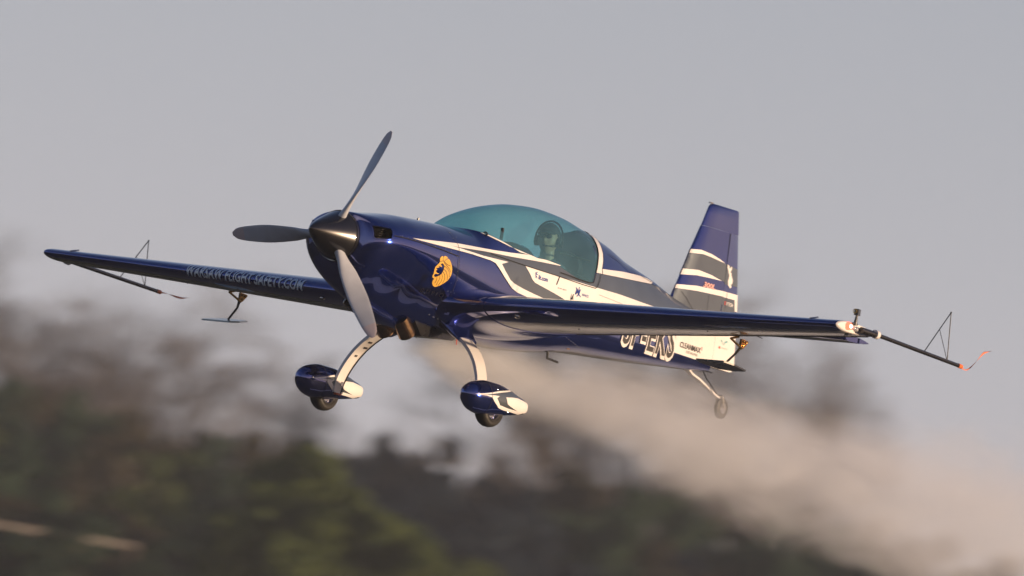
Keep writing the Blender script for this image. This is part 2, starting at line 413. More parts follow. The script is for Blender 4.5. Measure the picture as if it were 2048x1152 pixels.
# back row: shade-tinted evergreens on the skyline
for i, px in enumerate(range(-40, 2120, 62)):
    dk = 640 < px < 1080
    top = skyl(px) + rt.uniform(-12, 16)
    kind = 'dark' if dk or px > 1880 else ('brown' if rt.random() < .55 else 'green')
    w = 150
    if kind == 'dark':
        plant_leafy('dark', px, top - 6, 390 + rt.uniform(-10, 10), 170, i, 'evergreen', uniq('shade-tinted blue evergreen', px, top, 'on the skyline'), 'tree', 'shade-tinted evergreens on the skyline')
    else:
        plant_leafy(kind, px, top, 350 + rt.uniform(-10, 10), w, i, 'shrub', uniq(('brown dry shrub' if kind == 'brown' else 'dull green shrub'), px, top, 'on the skyline'), 'shrub', 'shrubs at the field edge')
# middle rows
for row, (dy, dist, nm) in enumerate(((75, 335, 'second row'), (150, 318, 'third row'), (225, 300, 'fourth row'), (300, 285, 'lowest row'))):
    for i, px in enumerate(range(-30 + row * 23, 2110, 84)):
        top = skyl(px) + dy + rt.uniform(-22, 22)
        if top > 1160: continue
        kind = 'green'
        if 640 < px < 1130 and dy < 160 and top < 1040 - (px - 700) * -.1: kind = 'dark'
        elif 480 < px < 950 and dy > 60: kind = 'olive'
        elif px < 480: kind = ('olive', 'green', 'green', 'brown', 'olive')[(i + row) % 5] if row < 2 else ('green', 'green', 'brown')[(i + row) % 3]
        elif px < 1600: kind = ('brown', 'green', 'green', 'dark')[(i * 3 + row) % 4]
        if kind == 'dark': plant_leafy('dark', px, top, dist + rt.uniform(-5, 5), 165, i, 'evergreen', uniq('shade-tinted blue evergreen', px, top, nm), 'tree', 'shade-tinted evergreens at the field edge')
        else: plant_leafy(kind, px, top, dist + rt.uniform(-5, 5), 165, i + row, 'shrub', uniq({'olive': 'olive green shrub', 'brown': 'brown dry shrub', 'green': 'dull green shrub'}[kind], px, top, nm), 'shrub', 'shrubs at the field edge')
# a big olive dome of a shrub, right of the bottom centre, in front of the shade-tinted evergreens
for px, top, w, lb in ((600, 885, 330, 'broad olive shrub below the far wheel, catching the light'), (720, 975, 300, 'large rounded olive shrub between the wheels, low in front of shade-tinted evergreens'), (840, 1050, 260, 'low olive shrub at the bottom of the photo below the near wheel')):
    plant_leafy('olive', px, top, 272, w, 1, 'shrub', lb, 'shrub', 'shrubs at the field edge')
# a low pale barrier standing at the field edge, lower left
def barrier(x0, x1, py0, py1, dist, label):
    a = at(x0, py0, dist); b = at(x1, py1, dist + 3); e = empty('field_barrier'); e.location = (a.x, a.y, 0); L_ = (b - a).length
    e.rotation_euler = (0, 0, math.atan2(b.y - a.y, b.x - a.x)); h = a.z; m = mat('weathered_board', (.17, .155, .14), rough=.8, noise=(.15, 2))
    for k in range(1):
        M = MB(); M.box((L_ / 2, 0, h - .09 - k * .38), (L_, .05, .13)); M.build('board', m, e, smooth=False)
    for k in range(5):
        M = MB(); M.box((L_ * k / 4, .07, h / 2 - .05), (.10, .10, h)); M.build('post', BARK, e, smooth=False)
    tag(e, label, 'barrier')
barrier(-150, 270, 1020, 1090, 285, 'low pale board barrier standing at the field edge, bottom left corner')

# ------------------------------------------------------------------ the airplane: body frame x aft, y starboard, z up, spinner tip at the origin
RM = ((0.52732231, 0.83750262, 0.14324992), (0.14746845, 0.07582468, -0.98615601), (0.83677012, -0.54114691, 0.08352116))
TT = (-1.6616058, -0.49579727, 80.0)
def cam2world(c): return RIGHT * c[0] + DOWN * c[1] + FWD * c[2]
colx = cam2world((RM[0][0], RM[1][0], RM[2][0])); coly = -cam2world((RM[0][1], RM[1][1], RM[2][1])); colz = cam2world((RM[0][2], RM[1][2], RM[2][2]))
org = EYE + cam2world(TT)
MW = Matrix(((colx.x, coly.x, colz.x, org.x), (colx.y, coly.y, colz.y, org.y), (colx.z, coly.z, colz.z, org.z), (0, 0, 0, 1)))
PLANE = empty('aerobatic_airplane'); PLANE.matrix_world = MW
tag(PLANE, 'dark blue and white low wing aerobatic airplane with teal bubble canopy, flying wheels down', 'airplane')

def pchip(xs, ys, x):
    xs = np.asarray(xs, float); ys = np.asarray(ys, float)
    h = np.diff(xs); d = np.diff(ys) / h; m = np.zeros_like(ys)
    for i in range(1, len(xs) - 1):
        if d[i - 1] * d[i] > 0:
            w1 = 2 * h[i] + h[i - 1]; w2 = h[i] + 2 * h[i - 1]; m[i] = (w1 + w2) / (w1 / d[i - 1] + w2 / d[i])
    m[0] = d[0]; m[-1] = d[-1]
    x = np.clip(x, xs[0], xs[-1]); i = np.clip(np.searchsorted(xs, x) - 1, 0, len(xs) - 2)
    t = (x - xs[i]) / h[i]
    return (2 * t**3 - 3 * t**2 + 1) * ys[i] + (t**3 - 2 * t**2 + t) * h[i] * m[i] + (-2 * t**3 + 3 * t**2) * ys[i + 1] + (t**3 - t**2) * h[i] * m[i + 1]
class Loft:
    """stations: x, half width, top, bottom, z of widest point, top and bottom exponents; angle 0 = top, pi = bottom"""
    def __init__(s, st, y0=0.): s.st = np.array(st, float); s.y0 = y0
    def sec(s, x): return [pchip(s.st[:, 0], s.st[:, k], x) for k in range(1, 7)]
    def S(s, x, th, side=-1, off=0.):
        x = np.asarray(x, float); th = np.asarray(th, float)
        def P(x, th):
            w, zt, zb, zc, n1, n2 = s.sec(x)
            c = np.cos(th); q = np.sin(th); n = np.where(c >= 0, n1, n2); h = np.where(c >= 0, zt - zc, zc - zb)
            return np.stack([x, side * w * np.sign(q) * np.abs(q) ** (2 / n), zc + h * np.sign(c) * np.abs(c) ** (2 / n)], -1)
        p = P(x, th); e = 1e-3
        a = P(x + e, th) - P(x - e, th); t0 = np.clip(th, 2e-3, math.pi - 2e-3); b = P(x, t0 + e) - P(x, t0 - e)
        n = np.cross(a, b); n /= np.linalg.norm(n, axis=-1)[..., None] + 1e-12
        cen = p.copy(); cen[..., 1] = 0; cen[..., 2] = s.sec(x)[3]
        f = np.sign(np.sum(n * (p - cen), -1)); f[f == 0] = 1; n = n * f[..., None]
        flat = (th < 2e-3) | (th > math.pi - 2e-3); n[flat, 1] = 0
        n /= np.linalg.norm(n, axis=-1)[..., None] + 1e-12
        p = p + n * off; p[..., 1] += s.y0
        return p, n
    def th(s, x, z):
        w, zt, zb, zc, n1, n2 = s.sec(x); x = np.asarray(x, float); z = np.asarray(z, float)
        up = np.clip((z - zc) / (zt - zc), 0, 1) ** (n1 / 2); dn = np.clip((zc - z) / (zc - zb), 0, 1) ** (n2 / 2)
        return np.where(z >= zc, np.arccos(up), math.pi - np.arccos(dn))
def dens(poly, step, closed=True):
    out = []; n = len(poly)
    for i in range(n if closed else n - 1):
        a = np.array(poly[i], float); b = np.array(poly[(i + 1) % n], float)
        k = max(1, int(np.ceil(np.linalg.norm(b - a) / step)))
        for j in range(k): out.append(tuple(a + (b - a) * j / k))
    if not closed: out.append(tuple(poly[-1]))
    return out
def inside(poly, X, Y):
    poly = np.array(poly); c = np.zeros(X.shape, bool); n = len(poly)
    for i in range(n):
        x0, y0 = poly[i]; x1, y1 = poly[(i + 1) % n]
        if y0 == y1: continue
        c ^= ((y0 > Y) != (y1 > Y)) & (X < (x1 - x0) * (Y - y0) / (y1 - y0) + x0)
    return c
def fill(outer, holes, gx, gy):
    """triangulate a region of the parameter plane with interior grid points"""
    V = []; E = []
    for loop in [outer] + holes:
        b = len(V); n = len(loop); V += [Vector((float(p[0]), float(p[1]))) for p in loop]; E += [(b + i, b + (i + 1) % n) for i in range(n)]
    X, Y = np.meshgrid(gx, gy); X = X.ravel(); Y = Y.ravel()
    ok = inside(outer, X, Y)
    for h in holes: ok &= ~inside(h, X, Y)
    P = np.array([tuple(v) for v in V]); G = np.stack([X[ok], Y[ok]], 1)
    if len(G):
        dx = (gx[1] - gx[0]) if len(gx) > 1 else .02; dy = (gy[1] - gy[0]) if len(gy) > 1 else .02
        d = np.array([np.min(np.abs((P[:, 0] - g[0]) / dx) + np.abs((P[:, 1] - g[1]) / dy)) for g in G]); G = G[d > .45]
        V += [Vector((float(a), float(b))) for a, b in G]
    r = delaunay_2d_cdt(V, E, [], 1, 1e-6)
    vs = np.array([tuple(v) for v in r[0]]); fs = [tuple(f) for f in r[2]]
    if holes:
        cx = np.array([vs[list(f)].mean(0) for f in fs]); bad = np.zeros(len(fs), bool)
        for h in holes: bad |= inside(h, cx[:, 0], cx[:, 1])
        fs = [f for f, b in zip(fs, bad) if not b]
    return vs, fs
def orient(V, F, N):
    V = np.asarray(V); out = []
    for f in F:
        a, b, c = V[f[0]], V[f[1]], V[f[2]]
        out.append(f if np.dot(np.cross(b - a, c - a), N[f[0]]) > 0 else tuple(reversed(f)))
    return out
def patch(name, L, outer, m, parent, side=-1, off=.002, space='z', step=.02, holes=[], gs=(.03, .05), sides=None):
    """a film or panel of the loft's surface bounded by polygons; space 'z': (x, z) of the side, 'th': (x, angle)"""
    def cv(loop):
        loop = dens(loop, step)
        if space == 'z':
            a = np.array(loop); return list(zip(a[:, 0], L.th(a[:, 0], a[:, 1])))
        return loop
    o = cv(outer); hs = [cv(h) for h in holes]; a = np.array(o)
    gx = np.arange(a[:, 0].min(), a[:, 0].max() + gs[0], gs[0]); gy = np.arange(a[:, 1].min(), a[:, 1].max() + gs[1], gs[1])
    vs, fs = fill(o, hs, gx, gy)
    for sd in (sides or [side]):
        p, n = L.S(vs[:, 0], vs[:, 1], sd, off); o = mesh_obj(name, p, orient(p, fs, n), m, parent, normals=n)
    return o
def line(name, L, pts, wd, m, parent, sides=(-1,), off=.0026, space='z'):
    """a thin strip along a path on the surface"""
    pts = dens(pts, .02, False); a = np.array(pts); th = L.th(a[:, 0], a[:, 1]) if space == 'z' else a[:, 1]
    for sd in sides:
        AV = []; AF = []; AN = []
        p, n = L.S(a[:, 0], th, sd, off); t = np.gradient(p, axis=0); t /= np.linalg.norm(t, axis=1)[:, None] + 1e-12
        s = np.cross(n, t); b = len(AV)
        AV += list(p + s * wd / 2) + list(p - s * wd / 2); AN += list(n) * 2; k = len(p)
        AF += orient(np.array(AV), [(b + i, b + i + 1, b + k + i + 1, b + k + i) for i in range(k - 1)], np.array(AN))
        o = mesh_obj(name, AV, AF, m, parent, normals=AN)
    return o
FS = Loft([
 [0.43, .215, .205, -.215, 0.00, 2.0, 2.0], [0.445, .285, .21, -.27, 0.00, 2.2, 1.95], [0.47, .335, .213, -.325, 0.00, 2.25, 1.85], [0.53, .388, .218, -.40, 0.00, 2.3, 1.65],
 [0.62, .425, .226, -.455, 0.00, 2.4, 1.5], [0.75, .45, .243, -.505, 0.00, 2.4, 1.42], [1.00, .465, .275, -.57, -.01, 2.4, 1.42],
 [1.30, .462, .292, -.60, -.02, 2.4, 1.6], [1.60, .455, .304, -.60, -.03, 2.4, 1.9], [2.02, .43, .323, -.60, -.04, 2.4, 2.2],
 [2.27, .42, .481, -.59, -.05, 2.15, 2.4], [2.60, .41, .592, -.585, -.05, 2.05, 2.6], [2.94, .40, .655, -.58, -.05, 2.0, 3.0],
 [3.34, .39, .683, -.55, -.05, 2.0, 3.4], [3.67, .375, .669, -.50, -.05, 2.0, 4.0], [4.00, .355, .622, -.46, -.04, 2.0, 4.5],
 [4.44, .315, .549, -.432, -.04, 1.9, 5.0], [4.80, .28, .459, -.41, -.04, 1.8, 5.0], [5.32, .215, .364, -.375, -.04, 1.8, 5.0],
 [5.71, .165, .27, -.345, -.04, 1.9, 5.0], [6.10, .12, .215, -.315, -.04, 2.0, 5.0], [6.39, .088, .18, -.292, -.04, 2.0, 4.5]])
# glass outline on one side, in (x, angle)
sill = [(2.06, .325), (2.10, .322), (2.152, .309), (2.243, .291), (2.397, .269), (2.62, .215), (2.95, .172), (3.28, .152), (3.63, .140), (3.80, .140), (3.862, .150), (3.885, .185), (3.91, .235), (3.95, .30), (4.02, .41), (4.055, .485)]
sa = np.array(sill); sth = FS.th(sa[:, 0], sa[:, 1])
GL = [(2.035, 0.)] + list(zip(sa[:, 0], sth)) + [(4.085, .34), (4.10, .16), (4.105, 0.)]
GL = [(float(a), float(b)) for a, b in GL]
INLET = [(.462, .112), (.50, .118), (.618, .118), (.622, .10), (.600, .030), (.585, .022), (.475, .006), (.462, .02)]
ia = np.array(dens(INLET, .015)); INT = list(zip(ia[:, 0], FS.th(ia[:, 0], ia[:, 1])))
X0, X1 = .43, 6.39
gxs = np.concatenate([np.array([.4375, .445, .4575, .47, .49]), np.arange(.51, 6.38, .038)])
gys = np.linspace(.04, math.pi - .04, 62)
outer = [(X0, 0.)] + [(float(x), 0.) for x in gxs if x < 2.03] + [(2.035, 0.)] + dens(GL, .03, False)[1:-1] + [(4.105, 0.)] + [(float(x), 0.) for x in gxs if x > 4.12] + [(X1, 0.)]
outer += [(X1, float(y)) for y in gys] + [(X1, math.pi)] + [(float(x), math.pi) for x in gxs[::-1]] + [(X0, math.pi)] + [(X0, float(y)) for y in gys[::-1]]
vs, fs = fill(outer, [INT], gxs, gys)
AV = []; AF = []; AN = []
for sd in (-1, 1):
    p, n = FS.S(vs[:, 0], vs[:, 1], sd, 0.); b = len(AV); AV += list(p); AN += list(n); AF += [tuple(i + b for i in f) for f in orient(p, fs, n)]
FUS = mesh_obj('fuselage', AV, AF, NAVY, PLANE, normals=AN)
# canopy glass
gl = dens(GL, .03, False); o2 = gl + [(float(x), 0.) for x in np.arange(4.07, 2.05, -.04)]
gv, gf = fill(o2, [], np.arange(2.04, 4.12, .035), np.arange(.04, 1.6, .05))
AV = []; AF = []; AN = []
for sd in (-1, 1):
    p, n = FS.S(gv[:, 0], gv[:, 1], sd, 0.); b = len(AV); AV += list(p); AN += list(n); AF += [tuple(i + b for i in f) for f in orient(p, gf, n)]
CAN = mesh_obj('canopy', AV, AF, GLASS, PLANE, normals=AN)
# bulkheads
def bulkhead(name, x, sc, m, parent):
    th = np.linspace(0, math.pi, 33); a, _ = FS.S(np.full(33, x), th, -1, 0); b_, _ = FS.S(np.full(33, x), th, 1, 0)
    P = np.concatenate([a, b_[::-1][1:-1]]); P[:, 1] *= sc; zc = P[:, 2].mean(); P[:, 2] = zc + (P[:, 2] - zc) * sc
    V = list(P) + [(x, 0, zc)]; k = len(P)
    return mesh_obj(name, V, [(i, (i + 1) % k, k) for i in range(k)], m, parent, smooth=False)
bulkhead('nose_ring', .4315, .999, CARBON, FUS); bulkhead('tail_bulkhead', 6.388, .995, NAVY, FUS)
bulkhead('firewall', 1.62, .985, INTER, FUS)
# air inlets: dark lined ducts behind the openings
for sd in (-1, 1):
    p, n = FS.S(ia[:, 0], FS.th(ia[:, 0], ia[:, 1]), sd, 0.); q = p.copy(); q[:, 0] += .16; q[:, 1] *= .55
    k = len(p); V = list(p) + list(q) + [q.mean(0)]
    F = [(i, (i + 1) % k, k + (i + 1) % k, k + i) for i in range(k)] + [(k + i, k + (i + 1) % k, 2 * k) for i in range(k)]
    d = mesh_obj('air_inlet', V, F, SEAM, FUS)
    M = MB(); c = p.mean(0)
    M.tube([Vector(v) for v in p] + [Vector(p[0])], .006, 6, cap=False); M.build('inlet_lip', NAVY, FUS)
    M = MB()
    for t in range(5): M.box((float(c[0]) + .03 + t * .012, float(c[1]) * .78, .025 + t * .018), (.10, .10, .004))
    M.build('cooling_fins', STEEL, FUS)

# ---- livery on the fuselage sides (vinyl film, 1.5 mm and 3 mm proud)
S2 = (-1, 1)
patch('grey_panel', FS, [(1.441, .106), (2.063, .146), (2.474, .166), (2.906, .192), (3.27, .209), (3.30, .195), (3.63, .135), (3.80, .134), (3.868, .145), (3.92, .235), (4.028, .247), (4.547, .275), (5.138, .309), (5.42, .318), (5.66, .262), (6.0, .218), (6.38, .172),
   (6.38, .121), (6.0, .116), (5.6, .112), (4.831, .115), (4.39, .119), (3.922, .115), (3.271, .115), (2.696, .124), (2.775, .072), (2.828, .026), (2.878, .004), (3.095, -.023), (3.288, -.048), (3.60, -.11), (3.3, -.15), (2.92, -.115), (2.603, -.08), (2.541, -.050), (2.469, -.032), (2.37, .031), (2.311, .079), (2.419, .111), (2.003, .102), (1.6, .106)],
   GREY, FUS, sides=S2, off=.0015)
patch('white_panel', FS, [(2.696, .124), (3.271, .115), (3.922, .115), (4.39, .119), (4.831, .113), (5.6, .108), (6.0, .112), (6.38, .118), (6.38, -.224), (5.856, -.221), (5.52, -.219), (5.42, -.10), (5.2, -.05), (4.9, -.10), (4.3, -.10), (3.6, -.10), (3.288, -.048), (3.095, -.023), (2.878, .004), (2.828, .026), (2.775, .072)],
   WHITE, FUS, sides=S2, off=.0035)
patch('white_stripe', FS, [(.852, .0775), (.969, .086), (1.6, .143), (2.188, .176), (2.478, .197), (2.79, .2245), (2.45, .248), (2.25, .275), (2.162, .294), (2.13, .305), (2.165, .3055), (2.25, .2885), (2.40, .2665), (2.62, .2225), (2.80, .2245), (2.90, .215), (3.05, .222), (3.295, .2115), (3.27, .206), (2.906, .189), (2.474, .163), (2.063, .145), (1.601, .112), (1.441, .106)],
   WHITE, FUS, sides=S2, off=.0050)
patch('white_stripe', FS, [(.852, .077), (1.441, .106), (1.6, .106), (2.003, .102), (2.419, .111), (2.311, .079), (2.37, .031), (2.469, -.032), (2.541, -.053), (2.70, -.075), (2.92, -.095), (3.3, -.125), (3.3, -.17), (2.92, -.145), (2.603, -.118), (2.508, -.095), (2.43, -.055), (2.357, -.016), (2.259, .042), (2.204, .070), (2.128, .081), (1.817, .086), (1.593, .083), (1.295, .078), (.967, .074)],
   WHITE, FUS, sides=S2, off=.0060)
patch('white_stripe', FS, [(4.037, .289), (4.49, .327), (4.75, .3415), (4.983, .352), (5.12, .350), (5.22, .335), (5.138, .309), (4.547, .275), (4.025, .246)], WHITE, FUS, sides=S2, off=.0050)
# white frame along the rear edge of the canopy, over the top
tt = lambda x, z: float(FS.th(np.float64(x), np.float64(z)))
rf_in = [(3.862, tt(3.862, .150)), (3.885, tt(3.885, .185)), (3.91, tt(3.91, .235)), (3.95, tt(3.95, .30)), (4.02, tt(4.02, .41)), (4.055, tt(4.055, .485)), (4.085, .34), (4.10, .16), (4.105, 0.)]
rf_out = [(4.035, tt(4.035, .247)), (4.037, tt(4.037, .289)), (4.085, tt(4.085, .36)), (4.125, tt(4.125, .43)), (4.155, tt(4.155, .50)), (4.175, .34), (4.185, .16), (4.188, 0.)]
patch('canopy_frame', FS, [(3.917, tt(3.917, .240))] + rf_in[3:] + rf_out[::-1], WHITE, CAN, sides=S2, off=.0065, space='th')
line('canopy_seal', FS, [(a + .004, b + .004) for a, b in GL[1:]][7:17], .009, SEAM, CAN, S2, off=.0080, space='th')
line('canopy_seal', FS, [(a + .006, b) for a, b in rf_out], .008, SEAM, CAN, S2, off=.0080, space='th')
SL = dict(sides=S2, off=.0072)
line('panel_seam', FS, [(2.138, .138), (2.407, .129), (2.687, .122), (3.231, .114), (3.663, .104), (3.90, .105), (3.935, .120), (3.979, .178), (4.009, .237)], .007, SEAM, FUS, **SL)
line('panel_seam', FS, [(1.60, .285), (1.58, .24), (1.573, .208), (1.584, .13), (1.583, .005), (1.595, -.08), (1.611, -.16), (1.62, -.30), (1.62, -.45)], .006, SEAM, FUS, **SL)
line('panel_seam', FS, [(.625, .06), (.8, .062), (1.014, .059), (1.3, .050), (1.577, .035)], .006, SEAM, FUS, **SL)
line('panel_seam', FS, [(3.271, .115), (3.228, .038)], .011, SEAM, FUS, sides=(-1,), off=.0072)
line('panel_seam', FS, [(4.267, .445), (4.951, .35), (5.3, .315)], .005, SEAM, FUS, **SL)
line('panel_seam', FS, [(3.98, .06), (4.4, .045), (4.9, .02)], .003, FAINT, FUS, sides=(-1,), off=.0060)
def dots(name, L, pts, r, parent, side=-1, m=None):
    M = MB(); a = np.array(pts); p, n = L.S(a[:, 0], L.th(a[:, 0], a[:, 1]), side, .001)
    for q in p: M.ball(q, r, 6, 4)
    o = M.build(name, m or RIVET, parent); o['kind'] = 'stuff'; return o
for sd in S2:
    dots('rivets', FS, [(1.563, -.264), (1.61, -.266), (1.66, -.267), (1.71, -.268), (1.768, -.268), (1.585, -.378), (1.30, -.325), (1.573, .225), (1.60, -.02), (1.597, -.09), (1.606, -.13), (1.45, .049), (1.2, .064), (.9, .07), (.72, .071)], .0055, FUS, sd)
    dots('rivets', FS, [(x, z) for x, z in [(1.62, -.485), (1.69, -.49), (1.75, -.492), (1.82, -.50), (1.55, -.475), (2.55, -.50), (2.43, -.47)]], .008, FUS, sd)

for sd in S2:
    dots('rivets', FS, [(1.555, .18 - .075 * i) for i in range(8)] + [(.70 + .095 * i, .073 - .001 * i) for i in range(9)] + [(1.635, .2 - .09 * i) for i in range(6)], .0038, FUS, sd)
    dots('rivets', FS, [(4.25 + .1 * i, .06 - .002 * i) for i in range(10)] + [(3.95 + .0 * i, .07 - .03 * i) for i in range(3)], .003, FUS, sd)

# ---- lettering
def text_mesh(txt, size, shear=0., bold=0., spacing=1.0, res=3, mx=.3):
    cu = bpy.data.curves.new('lettering', 'FONT'); cu.body = txt; cu.size = size; cu.shear = shear; cu.offset = bold; cu.space_character = spacing; cu.resolution_u = res
    o = bpy.data.objects.new('lettering', cu); COL.objects.link(o)
    dg = bpy.context.evaluated_depsgraph_get(); me = bpy.data.meshes.new_from_object(o.evaluated_get(dg))
    bpy.data.objects.remove(o); bpy.data.curves.remove(cu)
    bm = bmesh.new(); bm.from_mesh(me); bmesh.ops.dissolve_degenerate(bm, dist=1e-5, edges=bm.edges)
    nlev = 16 if mx < .2 else 6
    for k in range(1, nlev):
        bmesh.ops.bisect_plane(bm, geom=bm.verts[:] + bm.edges[:] + bm.faces[:], plane_co=(0, .73 * size * k / nlev, 0), plane_no=(0, 1, 0))
    bmesh.ops.triangulate(bm, faces=bm.faces)
    for _ in range(4):
        long = [e for e in bm.edges if e.calc_length() > size * mx]
        if not long: break
        bmesh.ops.subdivide_edges(bm, edges=long, cuts=1); bmesh.ops.triangulate(bm, faces=bm.faces)
    V = np.array([tuple(v.co)[:2] for v in bm.verts]); bm.verts.index_update(); F = [tuple(v.index for v in f.verts) for f in bm.faces]; bm.free(); bpy.data.meshes.remove(me)
    return V, F
def put_text(name, L, txt, x0, z0, x1, h, m, parent, side=-1, off=.004, slope=0., shear=0., bold=0., spacing=1., mirror=False):
    """lettering on the side of a loft, from x0 to x1 at baseline z0, capital height h"""
    V, F = text_mesh(txt, 1.0, shear, bold, spacing)
    lo, hi = V[:, 0].min(), V[:, 0].max(); cap = 0.729
    u = (V[:, 0] - lo) / (hi - lo); x = x0 + u * (x1 - x0); z = z0 + V[:, 1] / cap * h + slope * (x - x0)
    if side == 1: x = x0 + x1 - x
    p, n = L.S(x, L.th(x, z), side, off)
    return mesh_obj(name, p, orient(p, F, n), m, parent, normals=n)
for sd in S2:
    put_text('lettering', FS, 'SP-EKS', 4.50, -.285, 5.60, .30, WHITE, FUS, sd, off=.0075, bold=.055, shear=.12, spacing=1.12)
    put_text('lettering', FS, 'SP-EKS', 4.525, -.272, 5.575, .275, DARKINK, FUS, sd, off=.0105, bold=.012, shear=.12, spacing=1.16)
    put_text('lettering', FS, 'RUPIO', 1.235, -.322, 1.535, .034, FAINT, FUS, sd, off=.003, spacing=1.5)
    put_text('lettering', FS, 'ilt.com', 2.925, .040, 3.078, .040, BLUEINK, FUS, sd, off=.0075, bold=.012)
    put_text('lettering', FS, 'M', 3.553, .003, 3.645, .058, BLUEINK, FUS, sd, off=.0075, bold=.01, shear=.3)
    put_text('lettering', FS, 'WACE', 3.675, .008, 3.79, .022, BLUEINK, FUS, sd, off=.0075, bold=.01)
    put_text('lettering', FS, 'CLEANMAX', 5.684, -.158, 6.115, .050, DARKINK, FUS, sd, off=.0075, bold=.012)
    put_text('lettering', FS, '2', 6.12, -.128, 6.145, .028, REDINK, FUS, sd, off=.0075, bold=.01)
    put_text('lettering', FS, 'DETAILING', 5.83, -.192, 6.06, .022, DARKINK, FUS, sd, off=.0075)
    put_text('lettering', FS, 'WLKP AERO', 3.25, .010, 3.40, .012, FAINT, FUS, sd, off=.0075)
# running figure mark before the word
for pts in ([(2.872, .062), (2.888, .090), (2.902, .098)], [(2.868, .088), (2.884, .074), (2.908, .078)], [(2.888, .062), (2.900, .044)], [(2.888, .064), (2.872, .046)]):
    line('figure_mark', FS, pts, .006, BLUEINK, FUS, S2, off=.0075)
for pts in ([(3.56, .065), (3.60, .03)], [(3.62, .075), (3.60, .02)], [(3.585, -.01), (3.62, .012), (3.655, -.006)]):
    line('figure_mark', FS, pts, .007, BLUEINK, FUS, S2, off=.0075)

# ---- golden lion head, facing forward: traced in a 100-unit grid then laid on the cowl
def cowl_emblem():
    # unit space: photo crop pixels -> body x, z by a fitted affine map
    src = [(250, 130, 1.277, -.009), (510, 350, 1.496, -.064), (90, 560, 1.271, -.186), (130, 770, 1.361, -.259), (400, 640, 1.484, -.185)]
    A = np.array([[a, b, 1] for a, b, _, _ in src]); cx = np.linalg.lstsq(A, np.array([s[2] for s in src]), rcond=None)[0]; cz = np.linalg.lstsq(A, np.array([s[3] for s in src]), rcond=None)[0]
    T = lambda L: [(float(np.dot((a, b, 1), cx)), float(np.dot((a, b, 1), cz))) for a, b in L]
    mane = [(250, 190), (270, 150), (315, 128), (345, 145), (380, 125), (425, 140), (450, 180), (480, 210), (497, 265), (510, 330), (512, 400), (500, 460), (478, 530), (440, 590), (400, 640), (330, 690), (260, 735), (200, 762), (160, 772), (120, 745), (98, 690), (103, 630), (125, 598), (90, 570), (88, 530), (108, 485), (115, 440), (120, 395), (135, 350), (175, 310), (215, 280), (245, 240)]
    face = [(300, 275), (325, 300), (332, 350), (322, 400), (300, 445), (280, 480), (255, 510), (200, 545), (140, 560), (115, 535), (125, 505), (150, 490), (200, 500), (225, 482), (180, 478), (155, 450), (152, 425), (180, 405), (160, 380), (150, 365), (195, 370), (230, 345), (195, 335), (240, 330), (262, 285)]
    patch('lion_emblem', FS, T(mane), GOLD, FUS, sides=S2, off=.003, holes=[T(face)], step=.006, gs=(.012, .02))
    patch('lion_eye', FS, T([(235, 330), (262, 300), (270, 325), (285, 345), (255, 352)]), GOLD, FUS, sides=S2, off=.0032, step=.01)
    for c in ([(250, 240), (290, 225), (330, 235), (400, 300), (475, 335)], [(345, 145), (320, 180), (325, 225)], [(450, 180), (390, 195), (340, 240)], [(335, 260), (395, 330), (450, 400), (470, 470)], [(330, 330), (385, 370), (435, 450), (440, 560)],
              [(325, 400), (370, 450), (395, 540), (390, 630)], [(300, 450), (335, 510), (340, 600), (300, 690)], [(275, 490), (290, 560), (275, 640), (215, 740)], [(235, 520), (240, 590), (200, 670), (180, 740)], [(180, 560), (175, 620), (150, 690)]):
        line('mane_line', FS, T(c), .0042, NAVY, FUS, S2, off=.0042)
cowl_emblem()

# ---- spinner, propeller
PROP = empty('propeller', PLANE); PROP.location = (.34, 0, 0)
M = MB(); prof = [(-.34 + .40 * t, .207 * min(1, t) ** .74 if t > 0 else .0) for t in np.linspace(0, 1, 26)]
M.lathe([(a, max(r, .0015)) for a, r in prof] + [(.075, .204)], (0, 0, 0), (1, 0, 0), 64); M.build('spinner', CARBON, PROP)
M = MB(); M.lathe([(.062, .212), (.080, .212), (.080, .10)], (0, 0, 0), (1, 0, 0), 64); M.build('spinner_backplate', STEEL, PROP)
def blade(ang):
    n = 22; V = []; F = []; mi = []; k = 18
    for i in range(n + 1):
        t = i / n; r = .13 + .86 * t
        ch = float(pchip([0, .12, .3, .55, .8, .95, 1], [.085, .10, .15, .165, .135, .09, .03], t)); tk = float(pchip([0, .15, .4, 1], [.075, .045, .022, .007], t))
        tw = R(float(pchip([0, .3, .7, 1], [68, 48, 30, 22], t)))
        for j in range(k):
            a = 2 * math.pi * j / k; cx = math.cos(a) * ch / 2; cz = math.sin(a) * tk / 2 * (1 - .35 * math.cos(a))
            # chord lies in the disc plane (y) rotated by the twist towards x
            y = cx * math.cos(tw) - cz * math.sin(tw); x = cx * math.sin(tw) + cz * math.cos(tw)
            V.append((x, y, r))
    for i in range(n):
        for j in range(k):
            F.append((i * k + j, i * k + (j + 1) % k, (i + 1) * k + (j + 1) % k, (i + 1) * k + j)); mi.append(1 if i >= n - 3 else 0)
    F.append(tuple(n * k + j for j in range(k))); mi.append(1)
    o = mesh_obj('blade', V, F, [BLADE, BTIP], PROP, mi); fix_normals(o, R(50)); o.rotation_euler = (ang, 0, 0); return o
b0 = blade(R(26))
for a in (146, 266):
    c = b0.copy(); COL.objects.link(c); c.rotation_euler = (R(a), 0, 0)

